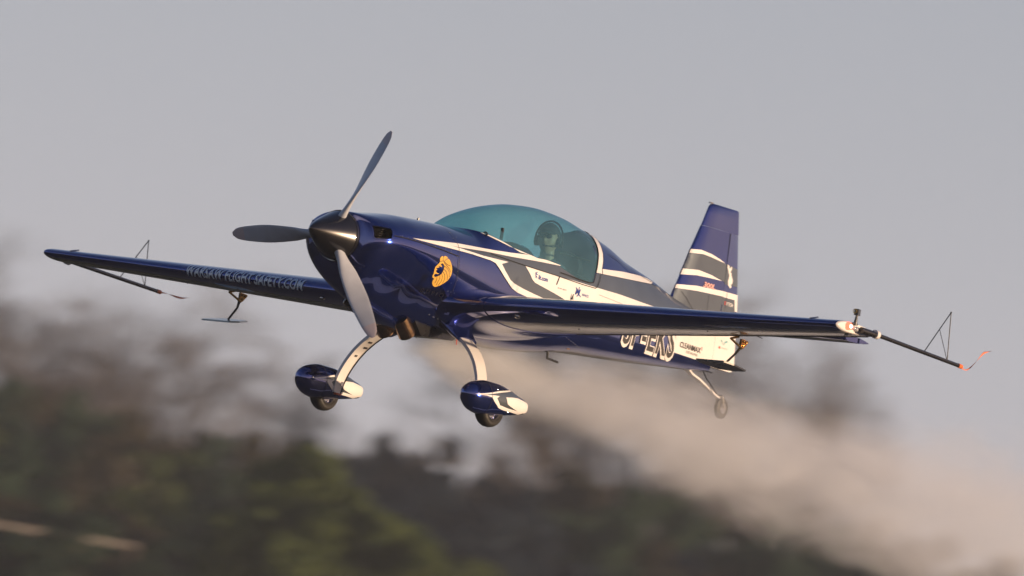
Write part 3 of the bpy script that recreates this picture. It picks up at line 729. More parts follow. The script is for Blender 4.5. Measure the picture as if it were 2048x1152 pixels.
# ---- wings
def naca(x): return 5 * (.2969 * np.sqrt(x) - .1260 * x - .3516 * x**2 + .2843 * x**3 - .1036 * x**4)
def wing_geo(y):
    """y >= 0 distance from the centreline -> leading edge x, chord, z, thickness ratio"""
    t = (y - .4) / 3.6
    return 1.66 + .225 * t, 1.80 - 1.04 * t, -.345 + .137 * t, .152 - .022 * t
def wsec(y, xi, up, grow=0., dx=0., extc=0.):
    le, c, z, tk = wing_geo(y); le = le - dx; c = c + dx + extc
    yt = naca(np.asarray(xi)) * tk * (1 + grow) * c
    return np.stack([le + np.asarray(xi) * c, np.full(np.shape(xi), y), z + up * yt], -1)
def shell(rows, mi_fn=None, closed=True, caps=(True, True)):
    n = len(rows[0]); V = []; F = []; mi = []
    for r in rows: V += list(r)
    for i in range(len(rows) - 1):
        for j in range(n if closed else n - 1):
            j2 = (j + 1) % n; F.append((i * n + j, i * n + j2, (i + 1) * n + j2, (i + 1) * n + j)); mi.append(mi_fn(i, j) if mi_fn else 0)
    if caps[0]: F.append(tuple(range(n))); mi.append(mi_fn(0, -1) if mi_fn else 0)
    if caps[1]: F.append(tuple((len(rows) - 1) * n + j for j in range(n))); mi.append(mi_fn(-1, -1) if mi_fn else 0)
    return V, F, mi
def half(sd, nm):
    W = empty(nm, PLANE)
    q = np.linspace(0, 1, 30) ** 1.0; HX = .735
    xs = HX * (q ** 2); xs[-1] = HX
    def ring(y, g=0., dx=0., xe=None):
        up = wsec(y, xs, 1, g, dx); dn = wsec(y, xs[1:], -1, g, dx)
        r = np.concatenate([dn[::-1], up]); r[:, 1] *= sd; return r
    ys = np.concatenate([np.linspace(.33, 3.9, 26), 3.94 + .0 * np.arange(1)])
    rows = [ring(y) for y in ys]
    # rounded tip
    for k, a in enumerate(np.linspace(0, math.pi / 2, 7)[1:]):
        y = 3.94 + .06 * math.sin(a); r = ring(y); le, c, z, tk = wing_geo(y); sc = .78 + .22 * math.cos(a); xr = le + c * HX
        r[:, 2] = z + (r[:, 2] - z) * sc; r[:, 0] = xr + (r[:, 0] - xr) * (1 - .075 * (1 - math.cos(a))); rows.append(r)
    nl = len(xs) - 1
    def mi(i, j):
        if i == -1 or i >= len(ys) + 2: return 2
        if j < 0: return 0
        x = xs[nl - j] if j < nl else None
        return 1 if (x is not None and x > .15) else 0
    V, F, m = shell(rows, mi); o = mesh_obj('wing_skin', V, F, [NAVY, UNDER, WHITE], W, m); fix_normals(o, R(35))
    # aileron: the aft part of the section, with its own gap
    xa = .748 + (1 - .748) * np.linspace(0, 1, 10)
    def aring(y, x0=.748, x1=1.):
        xx = x0 + (x1 - x0) * np.linspace(0, 1, 10); up = wsec(y, xx, 1); dn = wsec(y, xx[:-1], -1); r = np.concatenate([dn, up[::-1]]); r[:, 1] *= sd; return r
    ay = np.linspace(.86, 3.985, 14)
    V, F, m = shell([aring(y) for y in ay], lambda i, j: 1 if 0 <= j < 9 else 0); a = mesh_obj('aileron', V, F, [NAVY, UNDER], W, m); fix_normals(a, R(30))
    V, F, m = shell([aring(y, .7352) for y in np.linspace(.33, .85, 5)], lambda i, j: 1 if 0 <= j < 9 else 0); a = mesh_obj('wing_trailing_panel', V, F, [NAVY, UNDER], W, m); fix_normals(a, R(30))
    M = MB(); M.tube([(wing_geo(y)[0] + .742 * wing_geo(y)[1], y * sd, wing_geo(y)[2] - float(naca(np.float64(.742))) * wing_geo(y)[3] * wing_geo(y)[1] - .001) for y in np.linspace(.86, 3.97, 12)], .0065, 6); M.build('hinge_gap_shade', SEAM, W)  # dark tube added to draw the shade in the aileron gap
    # root fairing, flaring into the fuselage
    rows = []
    xf = np.linspace(0, 1, 40) ** 2
    for y in np.linspace(.30, .70, 12):
        e = math.exp(-max(0, y - .33) / .085); g = .03 + .34 * e; dx = .012 + .11 * e
        xx = np.clip(xf, 0, 1); up = wsec(y, xx, 1, g, dx, .16 * e); dn = wsec(y, xx[1:-1], -1, g * .9, dx, .16 * e)
        r = np.concatenate([dn[::-1], up]); r[:, 1] *= sd; rows.append(r)
    V, F, m = shell(rows, caps=(False, True)); f = mesh_obj('wing_root_fairing', V, F, NAVY, W, m); fix_normals(f, R(60))
    return W
WP = half(-1, 'wing'); WS = half(1, 'wing')
def le_point(y, zrel):
    """x on the leading edge for a height above the chord line"""
    le, c, z, tk = wing_geo(y); xs = np.linspace(0, .25, 400); t = naca(xs) * tk * c
    return le + c * np.interp(np.abs(zrel), t, xs), z + zrel
def wing_text():
    V, F = text_mesh('WARSAW FLIGHT SAFETY.COM', 1., .22, .028, 1.06, mx=.14)
    lo, hi = V[:, 0].min(), V[:, 0].max(); u = (V[:, 0] - lo) / (hi - lo); y = 2.40 - u * (2.40 - 1.135)
    P = []
    for yy, v in zip(y, V[:, 1]):
        zr = -.036 + v / .729 * .090
        x, z = le_point(yy, zr); x2, z2 = le_point(yy, zr + .003); nrm = Vector((-(z2 - z), 0, x2 - x)).normalized()
        P.append((x - .006, yy, z + (.003 if zr > 0 else -.001)))
    o = mesh_obj('lettering', P, F, PALEBLUE, WS, smooth=False)
    N = np.tile((-1., 0, .3), (len(P), 1)); o.data.clear_geometry(); o.data.from_pydata([tuple(map(float, p)) for p in P], [], orient(np.array(P), F, N)); o.data.materials.clear(); o.data.materials.append(PALEBLUE)
wing_text()
for W, sd in ((WP, -1), (WS, 1)):
    # stall strip, landing-light bump, static port
    M = MB(); y = 3.72; x, z = le_point(y, .035); M.tube([(x - .004, y * sd, z + .004), (x + .12, y * sd, z + .03)], .006, 6); M.build('vortex_pin', STEEL, W)
    M = MB(); x, z = le_point(.98, -.075); M.ball((x + .004, .98 * sd, z), .028, 12, 8, (1, 1, .8)); M.build('fuel_vent', STEEL, W)
    for yy in (1.35, 2.62):   # small drain dots under the skin
        le, c, zz, tk = wing_geo(yy); M = MB()
        for q in range(4): M.ball((le + c * (.30 + q * .05), (yy - .12 * q) * sd, zz - float(naca(np.float64(.30 + q * .05))) * tk * c), .007, 6, 4)
        M.build('drain_plug', BLACK, W)
    # navigation light on the tip end
    nl = empty('navigation_light', W)
    yy = 4.008 * sd; z = wing_geo(4)[2]
    lampm = REDLAMP if sd == -1 else mat('green_lamp', (.02, .3, .08), rough=.2, emit=(.05, 1, .3), estr=1.5)
    M = MB(); M.lathe([(-.012, .034), (.008, .034), (.018, .028), (.024, .014)], (2.055, yy, z + .005), (0, sd, 0), 24); M.build('lamp_lens', lampm, nl)
    M = MB(); M.ball((2.055, yy + .020 * sd, z + .005), .016, 12, 8); M.build('lamp_bulb', LAMPCORE if sd == -1 else lampm, nl)
    M = MB(); M.ball((2.135, yy + .006 * sd, z), .016, 10, 6); M.ball((2.175, yy + .006 * sd, z - .005), .019, 10, 6); M.build('strobe_light', LENS, W)
    # sighting frame: pole, clamp and wire triangle behind the tip
    SF = empty('sighting_frame', PLANE); yp = 4.075 * sd
    M = MB(); M.tube([(2.20, 4.035 * sd, z), (2.40, yp, -.218), (3.83, yp, -.278)], [.018, .018, .0165], 12); M.build('pole', BLACK, SF)
    M = MB(); M.tube([(2.20, 4.045 * sd, z - .005), (2.38, yp, -.222)], [.028, .026], 12); M.build('pole_socket', BLACK, SF)
    M = MB(); M.lathe([(-.022, .02), (-.022, .036), (.022, .036), (.022, .02)], (2.395, yp, -.218), (1, 0, -.04), 20); M.build('clamp', WHITE, SF)
    M = MB(); A = (3.20, yp, -.250); B = (3.60, yp, -.266); C = (3.555, yp, .135); D = tuple((np.array(A) * .42 + np.array(C) * .58))
    for p, q, r in ((A, C, .0045), (B, C, .0045), (B, D, .003)): M.tube([p, q], r, 6)
    M.ball(C, .008, 8, 6); M.ball(B, .008, 8, 6); M.build('wire_triangle', BLACK, SF)
    M = MB(); M.tube([(3.79, yp, -.276), (3.845, yp, -.279)], .0185, 12); M.build('pole_tip', ORANGE, SF)
    # ribbon: thin flat band, twisting back from the pole end
    V = []; F = []; n = 28; amp = 1 if sd == -1 else -.2
    for i in range(n + 1):
        t = i / n; x = 3.845 + .46 * t; zc = -.280 + amp * (.22 * t ** 1.6 - .03 * math.sin(t * 7)) + (.06 * t * t if sd == 1 else 0); yc = yp + .012 * math.sin(t * 9) * t; w = .006 + .004 * t
        tw = t * 5; V += [(x, yc - w * math.sin(tw), zc - w * math.cos(tw)), (x, yc + w * math.sin(tw), zc + w * math.cos(tw)), (x + .0, yc + w * math.sin(tw) + .0015, zc + w * math.cos(tw)), (x, yc - w * math.sin(tw) + .0015, zc - w * math.cos(tw))]
    for i in range(n):
        for k in range(4): F.append((i * 4 + k, i * 4 + (k + 1) % 4, i * 4 + 4 + (k + 1) % 4, i * 4 + 4 + k))
    mesh_obj('ribbon', V, F, RIBBON, SF)
    # aileron spade: bracket, swept arm and flat plate ahead of the hinge
    SP = empty('aileron_spade', PLANE); ys = (2.60 if sd == -1 else 2.46) * sd; df = 0 if sd == -1 else .10   # the far aileron is deflected, its spade swung aft
    M = MB(); M.prism([(2.72, -.325), (2.82, -.330), (2.825, -.345), (2.765, -.395), (2.735, -.412), (2.712, -.40)], ys - .010, ys + .010)
    for bx, bz in ((2.745, -.345), (2.79, -.347), (2.745, -.378)): M.ball((bx, ys - .012 , bz), .010, 8, 6); M.ball((bx, ys + .012, bz), .010, 8, 6); M.build('bracket', GOLDM, SP)
    M = MB(); M.tube([(2.72, ys - .005, -.40), (2.66 + df * .5, ys, -.46), (2.50 + df, ys, -.575)], [.013, .010, .009], 8); M.build('arm', BLACK, SP)
    M = MB(); M.tube([(2.72, ys - .02, -.405), (2.54, ys - .01, -.345)], .010, 8); M.tube([(2.54, ys - .01, -.345), (2.66, ys - .01, -.315)], .010, 8); M.build('push_rod', GOLDM, SP)
    M = MB(); a = R(-3); P = []
    for x_, y_ in ((2.30, -.15), (2.29, .13), (2.40, .165), (2.62, .15), (2.66, .02), (2.62, -.12), (2.42, -.175)): P.append((x_, y_))
    b = 0
    for dz in (-.007, .007):
        for x_, y_ in P: M.V.append(Vector((x_ + df, ys + y_ * sd * 1.0, -.585 + (x_ - 2.50) * (-.09 if sd == -1 else .15) + dz)))
    k = len(P); M.F += [tuple(range(k)), tuple(range(k, 2 * k))] + [(i, (i + 1) % k, k + (i + 1) % k, k + i) for i in range(k)]
    M.build('plate', BLACK if sd == -1 else mat('sky_lit_plate', (.45, .60, .66), rough=.25, coat=.6), SP, smooth=False)  # pale blue puts sky light on the far plate's top into its colour
    M = MB(); le, c, zz, tk = wing_geo(2.6); M.tube([(le + c * 1.0, 2.6 * sd, zz - .004), (le + c + .09, 2.6 * sd, zz - .012)], .004, 6); M.build('trim_tab', BLACK, SP)
# small camera clamped on the near wing tip
CM = empty('wing_tip_camera', PLANE)
M = MB(); Mx = Matrix.Rotation(R(12), 3, 'Z'); M.box((2.145, -4.02, -.075), (.062, .036, .052), Mx); b = M.build('camera_body', BLACK, CM, smooth=False)
M = MB(); M.lathe([(0, .019), (.012, .019), (.012, .012)], (2.115, -4.02, -.070), (-1, 0, 0), 16); M.build('camera_lens', GOLDM, CM)
M = MB(); M.tube([(2.15, -4.01, -.185), (2.148, -4.018, -.10)], [.018, .010], 10); M.build('camera_mount', BLACK, CM)
M = MB(); M.box((2.15, -3.99, -.172), (.075, .05, .016)); M.build('mount_foot', BLACK, CM)
M = MB(); M.box((2.13, -3.97, -.262), (.05, .04, .03)); M.build('lower_clamp', BLACK, CM)

# ---- tail
FIN = empty('tail_fin', PLANE)
def slab(name, pts, thick, m, parent, mi_mat=None):
    """flat surface with an aerofoil-like rounded front: pts = rows of (x_le, x_te, z, half thickness, sharp)"""
    n = 14; rows = []
    for xl, xt, z, h, ft in pts:
        u = np.linspace(0, 1, n) ** 1.7; t = ft(u) * h
        a = np.stack([xl + (xt - xl) * u, t, np.full(n, z)], -1); b = a.copy(); b[:, 1] *= -1
        rows.append(np.concatenate([a, b[::-1][:-1]]))
    V, F, _ = shell(rows); o = mesh_obj(name, V, F, m, parent); return fix_normals(o, R(35))
fle = lambda z: float(np.interp(z, [.10, .251, .393, .727, .966, 1.177], [5.60, 5.681, 5.752, 5.904, 6.027, 6.124]))
fte = lambda z: float(np.interp(z, [-.25, -.20, .314, .449, .668, 1.156], [6.862, 6.906, 6.820, 6.790, 6.735, 6.62]))
HINGE = lambda z: float(np.interp(z, [-.30, .295, .969], [6.40, 6.498, 6.482]))
ffr = lambda u: np.minimum(1, np.sqrt(np.maximum(u, 0) / .22)) * (1 - .12 * u)
frr = lambda u: .88 * (1 - u) ** .8 + .03
fhn = lambda u: np.minimum(1, np.sqrt(np.maximum(u, 0) / .25)) * (1 - .9 * u)
zz = list(np.linspace(.12, .955, 12))
finm = slab('fin_skin', [(fle(z), HINGE(z) - .006, z, .052 - .02 * (z - .1), ffr) for z in zz], 0, NAVY, FIN)
RUD = empty('rudder', PLANE)
zr = list(np.linspace(-.235, .955, 16))
rudm = slab('rudder_skin', [(HINGE(z) + .006, fte(z) - (.03 if z < -.2 else 0), z, .036 if z > .1 else .040, frr) for z in zr], 0, NAVY, RUD)
M = slab('balance_horn', [(fle(z) + .002, fte(z), z - .03 * 0, .034 - .01 * (z - .96), fhn) for z in (.959, 1.0, 1.08, 1.14)] + [(fle(1.15) + .02, fte(1.15), 1.158, .022, fhn), (fle(1.16) + .05, fte(1.16) - .02, 1.17, .008, fhn)], 0, NAVY, RUD)
M = MB(); M.box((6.14, 0, 1.172), (.05, .02, .012)); M.build('fin_light', STEEL, RUD)
# film on the fin and rudder: each polygon takes the thickness of the surface beneath it
def fin_y(x, z):
    h = HINGE(z)
    if x < h: 
        l = fle(z); u = min(1, max(0, (x - l) / (h - .006 - l))); return (.052 - .02 * (z - .1)) * float(ffr(np.float64(u)))
    l = h + .006; u = min(1, max(0, (x - l) / (fte(z) - l))); return (.036 if z > .1 else .040) * float(frr(np.float64(u)))
def fin_film(name, poly, m, parent, off=.003, step=.015):
    P = dens(poly, step); a = np.array(P)
    v, f = fill(P, [], np.arange(a[:, 0].min(), a[:, 0].max(), .02), np.arange(a[:, 1].min(), a[:, 1].max(), .03))
    for sd in (-1, 1):
        V = [(x, sd * (fin_y(x, z) + off), z) for x, z in v]; N = np.tile((0., sd, 0.), (len(V), 1))
        o = mesh_obj(name, V, orient(np.array(V), f, N), m, parent)
    return o
Lp = lambda z: (fle(z) + .0015, z)
Hm = lambda z: (HINGE(z) - .007, z); Hp = lambda z: (HINGE(z) + .007, z); Tp = lambda z: (fte(z) - .001, z)
ex = 6.455
fin_film('white_stripe', [Lp(.727), (6.023, .740), (6.204, .730), (6.35, .708), (ex, .685), (6.372, .689), (6.2, .702), (6.076, .708), Lp(.692)], WHITE, FIN)
fin_film('grey_block', [Lp(.690), (6.076, .706), (6.2, .700), (6.372, .687), Hm(.682), Hm(.520), (ex, .527), (6.25, .556), (6.028, .564), Lp(.544)], GREY, FIN, off=.002)
fin_film('white_stripe', [Lp(.542), (6.028, .562), (6.25, .550), (6.44, .525), (6.25, .521), (5.997, .511), Lp(.487)], WHITE, FIN)
fin_film('white_stripe', [Lp(.393), (6.022, .422), (6.3, .433), Hm(.442), Hm(.394), (6.3, .388), (6.034, .378), Lp(.357)], WHITE, FIN)
fin_film('grey_block', [Lp(.355), (6.034, .376), (6.3, .386), Hm(.392), Hm(.125), (5.66, .125)], GREY, FIN, off=.002)
fin_film('white_stripe', [Hp(.442), Tp(.448), Tp(.300), (6.769, .300), (6.738, .396), Hp(.392)], WHITE, RUD)
fin_film('grey_block', [Hp(.390), (6.736, .394), (6.767, .300), Tp(.29), Tp(.135), Hp(.135)], GREY, RUD, off=.002)
fin_film('white_block', [Hp(.134), Tp(.134), Tp(-.20), (6.845, -.2345), (6.415, -.2345)], WHITE, RUD, off=.002)
fin_film('grey_block', [Hp(.683), Tp(.667), Tp(.515), Hp(.505)], GREY, RUD, off=.002)
fin_film('dancing_figure_mark', [(6.505, .683), (6.535, .675), (6.555, .651), (6.575, .668), (6.596, .675), (6.599, .648), (6.579, .622), (6.602, .620), (6.608, .598), (6.635, .575), (6.647, .557), (6.646, .529), (6.621, .521), (6.637, .496), (6.613, .485), (6.580, .500), (6.566, .508), (6.552, .543), (6.563, .568), (6.565, .592), (6.545, .612), (6.530, .635), (6.508, .653)], WHITE, RUD, off=.004, step=.01)
def fin_text(txt, x0, z0, x1, h, m, parent, bold=.01, shear=0., sides=(-1, 1)):
    V, F = text_mesh(txt, 1., shear, bold); lo, hi = V[:, 0].min(), V[:, 0].max()
    for sd in sides:
        u = (V[:, 0] - lo) / (hi - lo); u = u if sd == -1 else 1 - u; x = x0 + u * (x1 - x0); z = z0 + V[:, 1] / .729 * h
        P = [(a, sd * (fin_y(a, b) + .0045), b) for a, b in zip(x, z)]
        mesh_obj('lettering', P, orient(np.array(P), F, np.tile((0., sd, 0.), (len(P), 1))), m, parent, smooth=False)
fin_text('300L', 6.135, .432, 6.335, .045, PINK, FIN, bold=.03, shear=.2)
fin_text('E', 6.545, .330, 6.570, .032, REDINK, RUD); fin_text('XTREM', 6.578, .330, 6.712, .032, WHITE, RUD)
fin_text('AB', 6.549, -.058, 6.585, .025, REDINK, RUD); fin_text('AEROBATIC', 6.60, -.050, 6.72, .010, PINK, RUD)
for seg in ([(6.565, .018), (6.60, .022), (6.634, -.022), (6.60, .004)], [(6.634, -.022), (6.66, .018), (6.70, .030), (6.715, .016), (6.675, .006)]): fin_film('bird_mark', seg, TEAL, RUD, off=.004, step=.02)
def rudline(x0, z0, x1, z1, parent, w=.004):
    d = Vector((x1 - x0, z1 - z0)).normalized(); s = Vector((-d.y, d.x)) * w / 2
    fin_film('panel_seam', [(x0 + s.x, z0 + s.y), (x1 + s.x, z1 + s.y), (x1 - s.x, z1 - s.y), (x0 - s.x, z0 - s.y)], SEAM, parent, off=.005, step=.05)
rudline(6.248, .369, 6.248, .13, FIN); rudline(5.80, .34, 6.02, .20, FIN); rudline(6.57, .44, 6.57, .30, RUD)
# horizontal stabiliser and elevators
ST = empty('horizontal_stabilizer', PLANE)
for sd in (-1, 1):
    def hr(y, x0, x1, le, sharp):
        u = np.linspace(0, 1, 12) ** 1.6; h = .045 - .018 * (y / 1.6); t = (ffr if le else frr)(u) * h
        up = np.stack([x0 + (x1 - x0) * u, np.full(12, y * sd), .095 + t], -1); dn = up.copy(); dn[:, 2] = .19 - up[:, 2]
        return np.concatenate([up, dn[::-1][:-1]])
    rows = [hr(y, 5.72 + .28 * (y / 1.6), 6.24 + .02 * y, True, 0) for y in np.linspace(.06, 1.56, 8)] + [hr(1.6, 6.06, 6.27, True, 0)]
    V, F, _ = shell(rows); fix_normals(mesh_obj('stabilizer_skin', V, F, NAVY, ST), R(35))
    rows = [hr(y, 6.252 + .02 * y, 6.62 - .07 * y, False, 0) for y in np.linspace(.10, 1.56, 8)] + [hr(1.6, 6.30, 6.46, False, 0)]
    V, F, _ = shell(rows); fix_normals(mesh_obj('elevator', V, F, NAVY, ST), R(35))
# tail wheel on its spring
TG = empty('tail_wheel', PLANE)
V = []; F = []
PS = [(6.12, -.300), (6.20, -.335), (6.34, -.365), (6.50, -.415), (6.68, -.470), (6.74, -.475)]
for i, (x, z) in enumerate(PS):
    w = .028 - .003 * i
    V += [(x, -w, z - .009), (x, w, z - .009), (x, w, z + .009), (x, -w, z + .009)]
for i in range(len(PS) - 1):
    for k in range(4): F.append((i * 4 + k, i * 4 + (k + 1) % 4, i * 4 + 4 + (k + 1) % 4, i * 4 + 4 + k))
F += [(0, 1, 2, 3), (20, 21, 22, 23)]
fix_normals(mesh_obj('spring_leg', V, F, LEG, TG), R(30))
M = MB(); M.tube([(6.735, -.035, -.46), (6.775, -.035, -.56)], .008, 6); M.tube([(6.735, .035, -.46), (6.775, .035, -.56)], .008, 6); M.tube([(6.735, -.035, -.46), (6.735, .035, -.46)], .012, 8); M.build('fork', STEEL, TG)
M = MB(); M.lathe([(-.025, .05), (-.027, .075), (-.015, .092), (.015, .092), (.027, .075), (.025, .05)], (6.79, 0, -.56), (0, 1, 0), 28); M.build('tyre', RUBBER, TG)
M = MB(); M.lathe([(-.02, .002), (-.022, .05), (.022, .05), (.02, .002)], (6.79, 0, -.56), (0, 1, 0), 20); M.build('rim', STEEL, TG)
M = MB(); M.tube([(6.36, -.03, -.29), (6.42, -.032, -.34), (6.60, -.05, -.455)], .006, 6); M.tube([(6.12, -.085, -.262), (6.36, -.06, -.285), (6.47, -.05, -.285)], .008, 6); M.build('steering_link', BLACK, TG)

# ---- main gear
PANT = [[1.392, .012, .010, -.012, 0, 2, 2], [1.405, .045, .045, -.052, 0, 2, 2], [1.44, .078, .080, -.098, 0, 2, 2], [1.53, .108, .117, -.138, 0, 2, 2.1], [1.66, .122, .138, -.152, 0, 2, 2.2], [1.82, .122, .136, -.140, 0, 2.1, 2.3],
        [2.00, .108, .112, -.112, 0, 2.2, 2.5], [2.14, .088, .080, -.090, 0, 2.4, 2.6], [2.25, .068, .056, -.072, 0, 2.6, 2.6], [2.30, .048, .030, -.056, 0, 2.6, 2.6], [2.312, .020, .012, -.035, 0, 2.6, 2.6]]
for sd in (-1, 1):
    G = empty('main_gear', PLANE); yc = .83 * sd; zc = -1.105
    st = np.array(PANT); st[:, 2:5] += zc; L = Loft(st, y0=yc)
    # curved leg
    P = [(.28, -.55, 1.93, .20), (.40, -.615, 1.925, .195), (.52, -.71, 1.91, .185), (.61, -.82, 1.885, .172), (.67, -.94, 1.855, .16), (.70, -1.04, 1.83, .15), (.712, -1.13, 1.81, .135), (.714, -1.18, 1.805, .11)]
    Q = np.array(P); tq = np.linspace(0, 1, 8); tf = np.linspace(0, 1, 32); Q = np.stack([pchip(tq, Q[:, k], tf) for k in range(4)], 1)
    V = []; F = []
    for i, (y, z, x, w) in enumerate(Q):
        j = min(i + 1, len(Q) - 1); h = max(i - 1, 0); t = Vector((Q[j][0] - Q[h][0], Q[j][1] - Q[h][1])).normalized(); n = Vector((-t.y, t.x)) * .014
        for a, b in ((-.5, -1), (-.5, 1), (-.38, 1.25), (.40, 1.15), (.5, 0), (.40, -1.15), (-.38, -1.25)):
            V.append((x + a * w, (y + n.x * b) * sd, z + n.y * b))
    for i in range(len(Q) - 1):
        for k in range(7): F.append((i * 7 + k, i * 7 + (k + 1) % 7, i * 7 + 7 + (k + 1) % 7, i * 7 + 7 + k))
    F += [tuple(range(7)), tuple((len(Q) - 1) * 7 + k for k in range(7))]
    lg = mesh_obj('gear_leg', V, F, LEG, G); fix_normals(lg, R(28))
    # small stencil marks on the leg face
    M = MB()
    for i, a, b in ((9, -.1, .05), (11, .0, .05), (14, -.15, .03)):
        y, z, x, w = Q[i]; M.box((x + a * w, (y - .019) * sd, z - .012), (b, .003, .018), Matrix.Rotation(R(40 * sd), 3, 'X'))
    M.build('stencil_mark', DARKINK, lg)
    M = MB(); M.tube([(Q[i][2] + .30 * Q[i][3], (Q[i][0] - .020) * sd, Q[i][1] - .010) for i in range(3, 31, 3)], .0045, 6); M.build('brake_line', BLACK, lg)
    # fairing where the leg leaves the fuselage
    rows = []
    for t in np.linspace(0, 1, 9):
        y = .22 + .20 * t; z = -.475 - .155 * t; a = .23 - .095 * t ** .7; b = .075 - .048 * t
        ring = []
        for k in range(24):
            q = 2 * math.pi * k / 24; cx = math.cos(q); ring.append((1.965 - .03 * t + cx * a * (1.15 if cx > 0 else 1.0), (y + math.sin(q) * b * .55) * sd, z + math.sin(q) * b))
        rows.append(np.array(ring))
    V, F, _ = shell(rows); fix_normals(mesh_obj('leg_fairing', V, F, NAVY, G), R(50))
    # wheel pant
    N = 44; x_ = np.array([1.392 + (2.312 - 1.392) * (0.5 - .5 * math.cos(math.pi * i / 50)) for i in range(51)]); th = np.linspace(0, math.pi, 23)
    V = []; NN = []
    for xx in x_:
        a, n1 = L.S(np.full(23, xx), th, -1); b, n2 = L.S(np.full(23, xx), th, 1)
        V += list(a) + list(b[::-1][1:-1]); NN += list(n1) + list(n2[::-1][1:-1])
    F = []
    for i in range(50):
        for k in range(N): F.append((i * N + k, i * N + (k + 1) % N, (i + 1) * N + (k + 1) % N, (i + 1) * N + k))
    F += [tuple(range(N)), tuple(50 * N + k for k in range(N))]
    pant = mesh_obj('wheel_fairing', V, F, NAVY, G); fix_normals(pant)
    # stripes on both sides of the pant: white darts, grey patch, white tail
    z0 = zc
    for s2 in (-1, 1):
        Z = lambda Q: [(a, z0 + b) for a, b in Q]
        patch('white_stripe', L, Z([(1.435, .000), (1.556, .023), (1.745, .066), (1.953, .098), (1.962, .088), (1.80, .062), (1.688, .040), (1.557, .012)]), WHITE, pant, side=s2, off=.004, gs=(.02, .08))
        patch('white_stripe', L, Z([(1.435, -.002), (1.556, .009), (1.66, .020), (1.738, .024), (1.700, .002), (1.765, -.048), (1.897, -.056), (2.083, -.056), (2.22, -.056), (2.16, -.078), (1.98, -.078), (1.84, -.080), (1.760, -.073), (1.665, -.028), (1.628, -.001), (1.557, .003)]), WHITE, pant, side=s2, off=.004, gs=(.02, .08))
        patch('grey_patch', L, Z([(1.60, .020), (1.68, .038), (1.82, .066), (1.96, .088), (2.06, .076), (2.14, .060), (2.05, .048), (1.84, .026), (1.878, -.022), (2.05, -.056), (1.89, -.056), (1.765, -.050), (1.70, .002), (1.738, .025)]), GREY, pant, side=s2, off=.002, gs=(.02, .08))
        patch('white_tail', L, Z([(1.838, .027), (1.95, .040), (2.067, .047), (2.17, .040), (2.26, .030), (2.300, .005), (2.300, -.035), (2.25, -.055), (2.14, -.060), (2.039, -.051), (1.93, -.036), (1.878, -.023)]), WHITE, pant, side=s2, off=.004, gs=(.02, .08))
    M = MB(); p, n = L.S(np.array([1.93]), L.th(np.array([1.93]), np.array([z0 - .085])), sd); M.ball(p[0], .011, 8, 6); p, n = L.S(np.array([1.72]), L.th(np.array([1.72]), np.array([z0 + .075])), sd); M.ball(p[0], .008, 8, 6); M.build('screw', RIVET, pant)
    for s2 in (-1, 1): line('panel_seam', L, [(1.62, z0 + .125), (1.625, z0 + .05), (1.63, z0 - .03), (1.63, z0 - .12)], .004, SEAM, pant, sides=(s2,), off=.0055)
    # wheel
    W = (1.80, yc, -1.175)
    M = MB(); M.lathe([(-.040, .095), (-.052, .105), (-.060, .130), (-.052, .152), (-.030, .164), (0, .168), (.030, .164), (.052, .152), (.060, .130), (.052, .105), (.040, .095)], W, (0, 1, 0), 48); ty = M.build('tyre', RUBBER, G, auto=R(60))
    M = MB()
    for r in (.112, .124): M.lathe([(-.0605, r), (-.0625, r + .003), (-.0605, r + .006)], W, (0, 1, 0), 48); M.lathe([(.0605, r), (.0625, r + .003), (.0605, r + .006)], W, (0, 1, 0), 48)
    M.build('sidewall_rib', RUBBER, ty)
    M = MB(); M.lathe([(-.030, .002), (-.034, .03), (-.022, .05), (-.026, .085), (-.044, .098), (.044, .098), (.026, .085), (.022, .05), (.034, .03), (.030, .002)], W, (0, 1, 0), 36); M.build('rim', STEEL, G)
    M = MB(); M.tube([(1.80, yc - .1 * sd, -1.175), (1.80, .70 * sd, -1.175)], .022, 12); M.box((1.86, .725 * sd, -1.17), (.045, .02, .05)); M.build('brake_caliper', mat('red_brake_caliper', (.5, .09, .04), rough=.4) if sd == 1 else bpy.data.materials.get('red_brake_caliper') or ORANGE, G)
    M = MB(); y_ = .692 * sd; M.box((1.835, y_, -1.10), (.036, .010, .036)); M.build('axle_plate', STEEL, G)

# ---- exhaust stacks, cowl scoop, small things underneath
for sd in (-1, 1):
    EX = empty('exhaust_stack', PLANE)
    M = MB(); M.lathe([(0, .070), (.16, .074), (.185, .075), (.185, .067), (.05, .06)], (1.36, .105 * sd, -.545), (.62, 0, -.50), 28); M.build('pipe', EXH, EX)
    M = MB(); M.lathe([(.06, .001), (.06, .062)], (1.36, .105 * sd, -.545), (.62, 0, -.50), 24); M.build('pipe_throat', SEAM, EX)
SC = empty('chin_scoop', PLANE)
rows = []
for x, w, zb, zt in ((.84, .125, -.572, -.45), (.88, .135, -.592, -.46), (1.0, .14, -.615, -.48), (1.15, .135, -.630, -.49), (1.35, .11, -.640, -.50), (1.52, .07, -.630, -.52)):
    rows.append(np.array([(x + .10 * max(0, -math.sin(q)), math.cos(q) * w, (zb + zt) / 2 + math.sin(q) * (zt - zb) / 2) for q in np.linspace(0, 2 * math.pi, 33)[:-1]]))
V, F, _ = shell(rows, caps=(False, True)); fix_normals(mesh_obj('scoop_skin', V, F, NAVY, SC), R(60))
r0 = rows[0]; inn = r0 * 1.; c = r0.mean(0); inn = c + (r0 - c) * .9; inn[:, 0] += .10; back = inn.copy(); back[:, 0] += .15
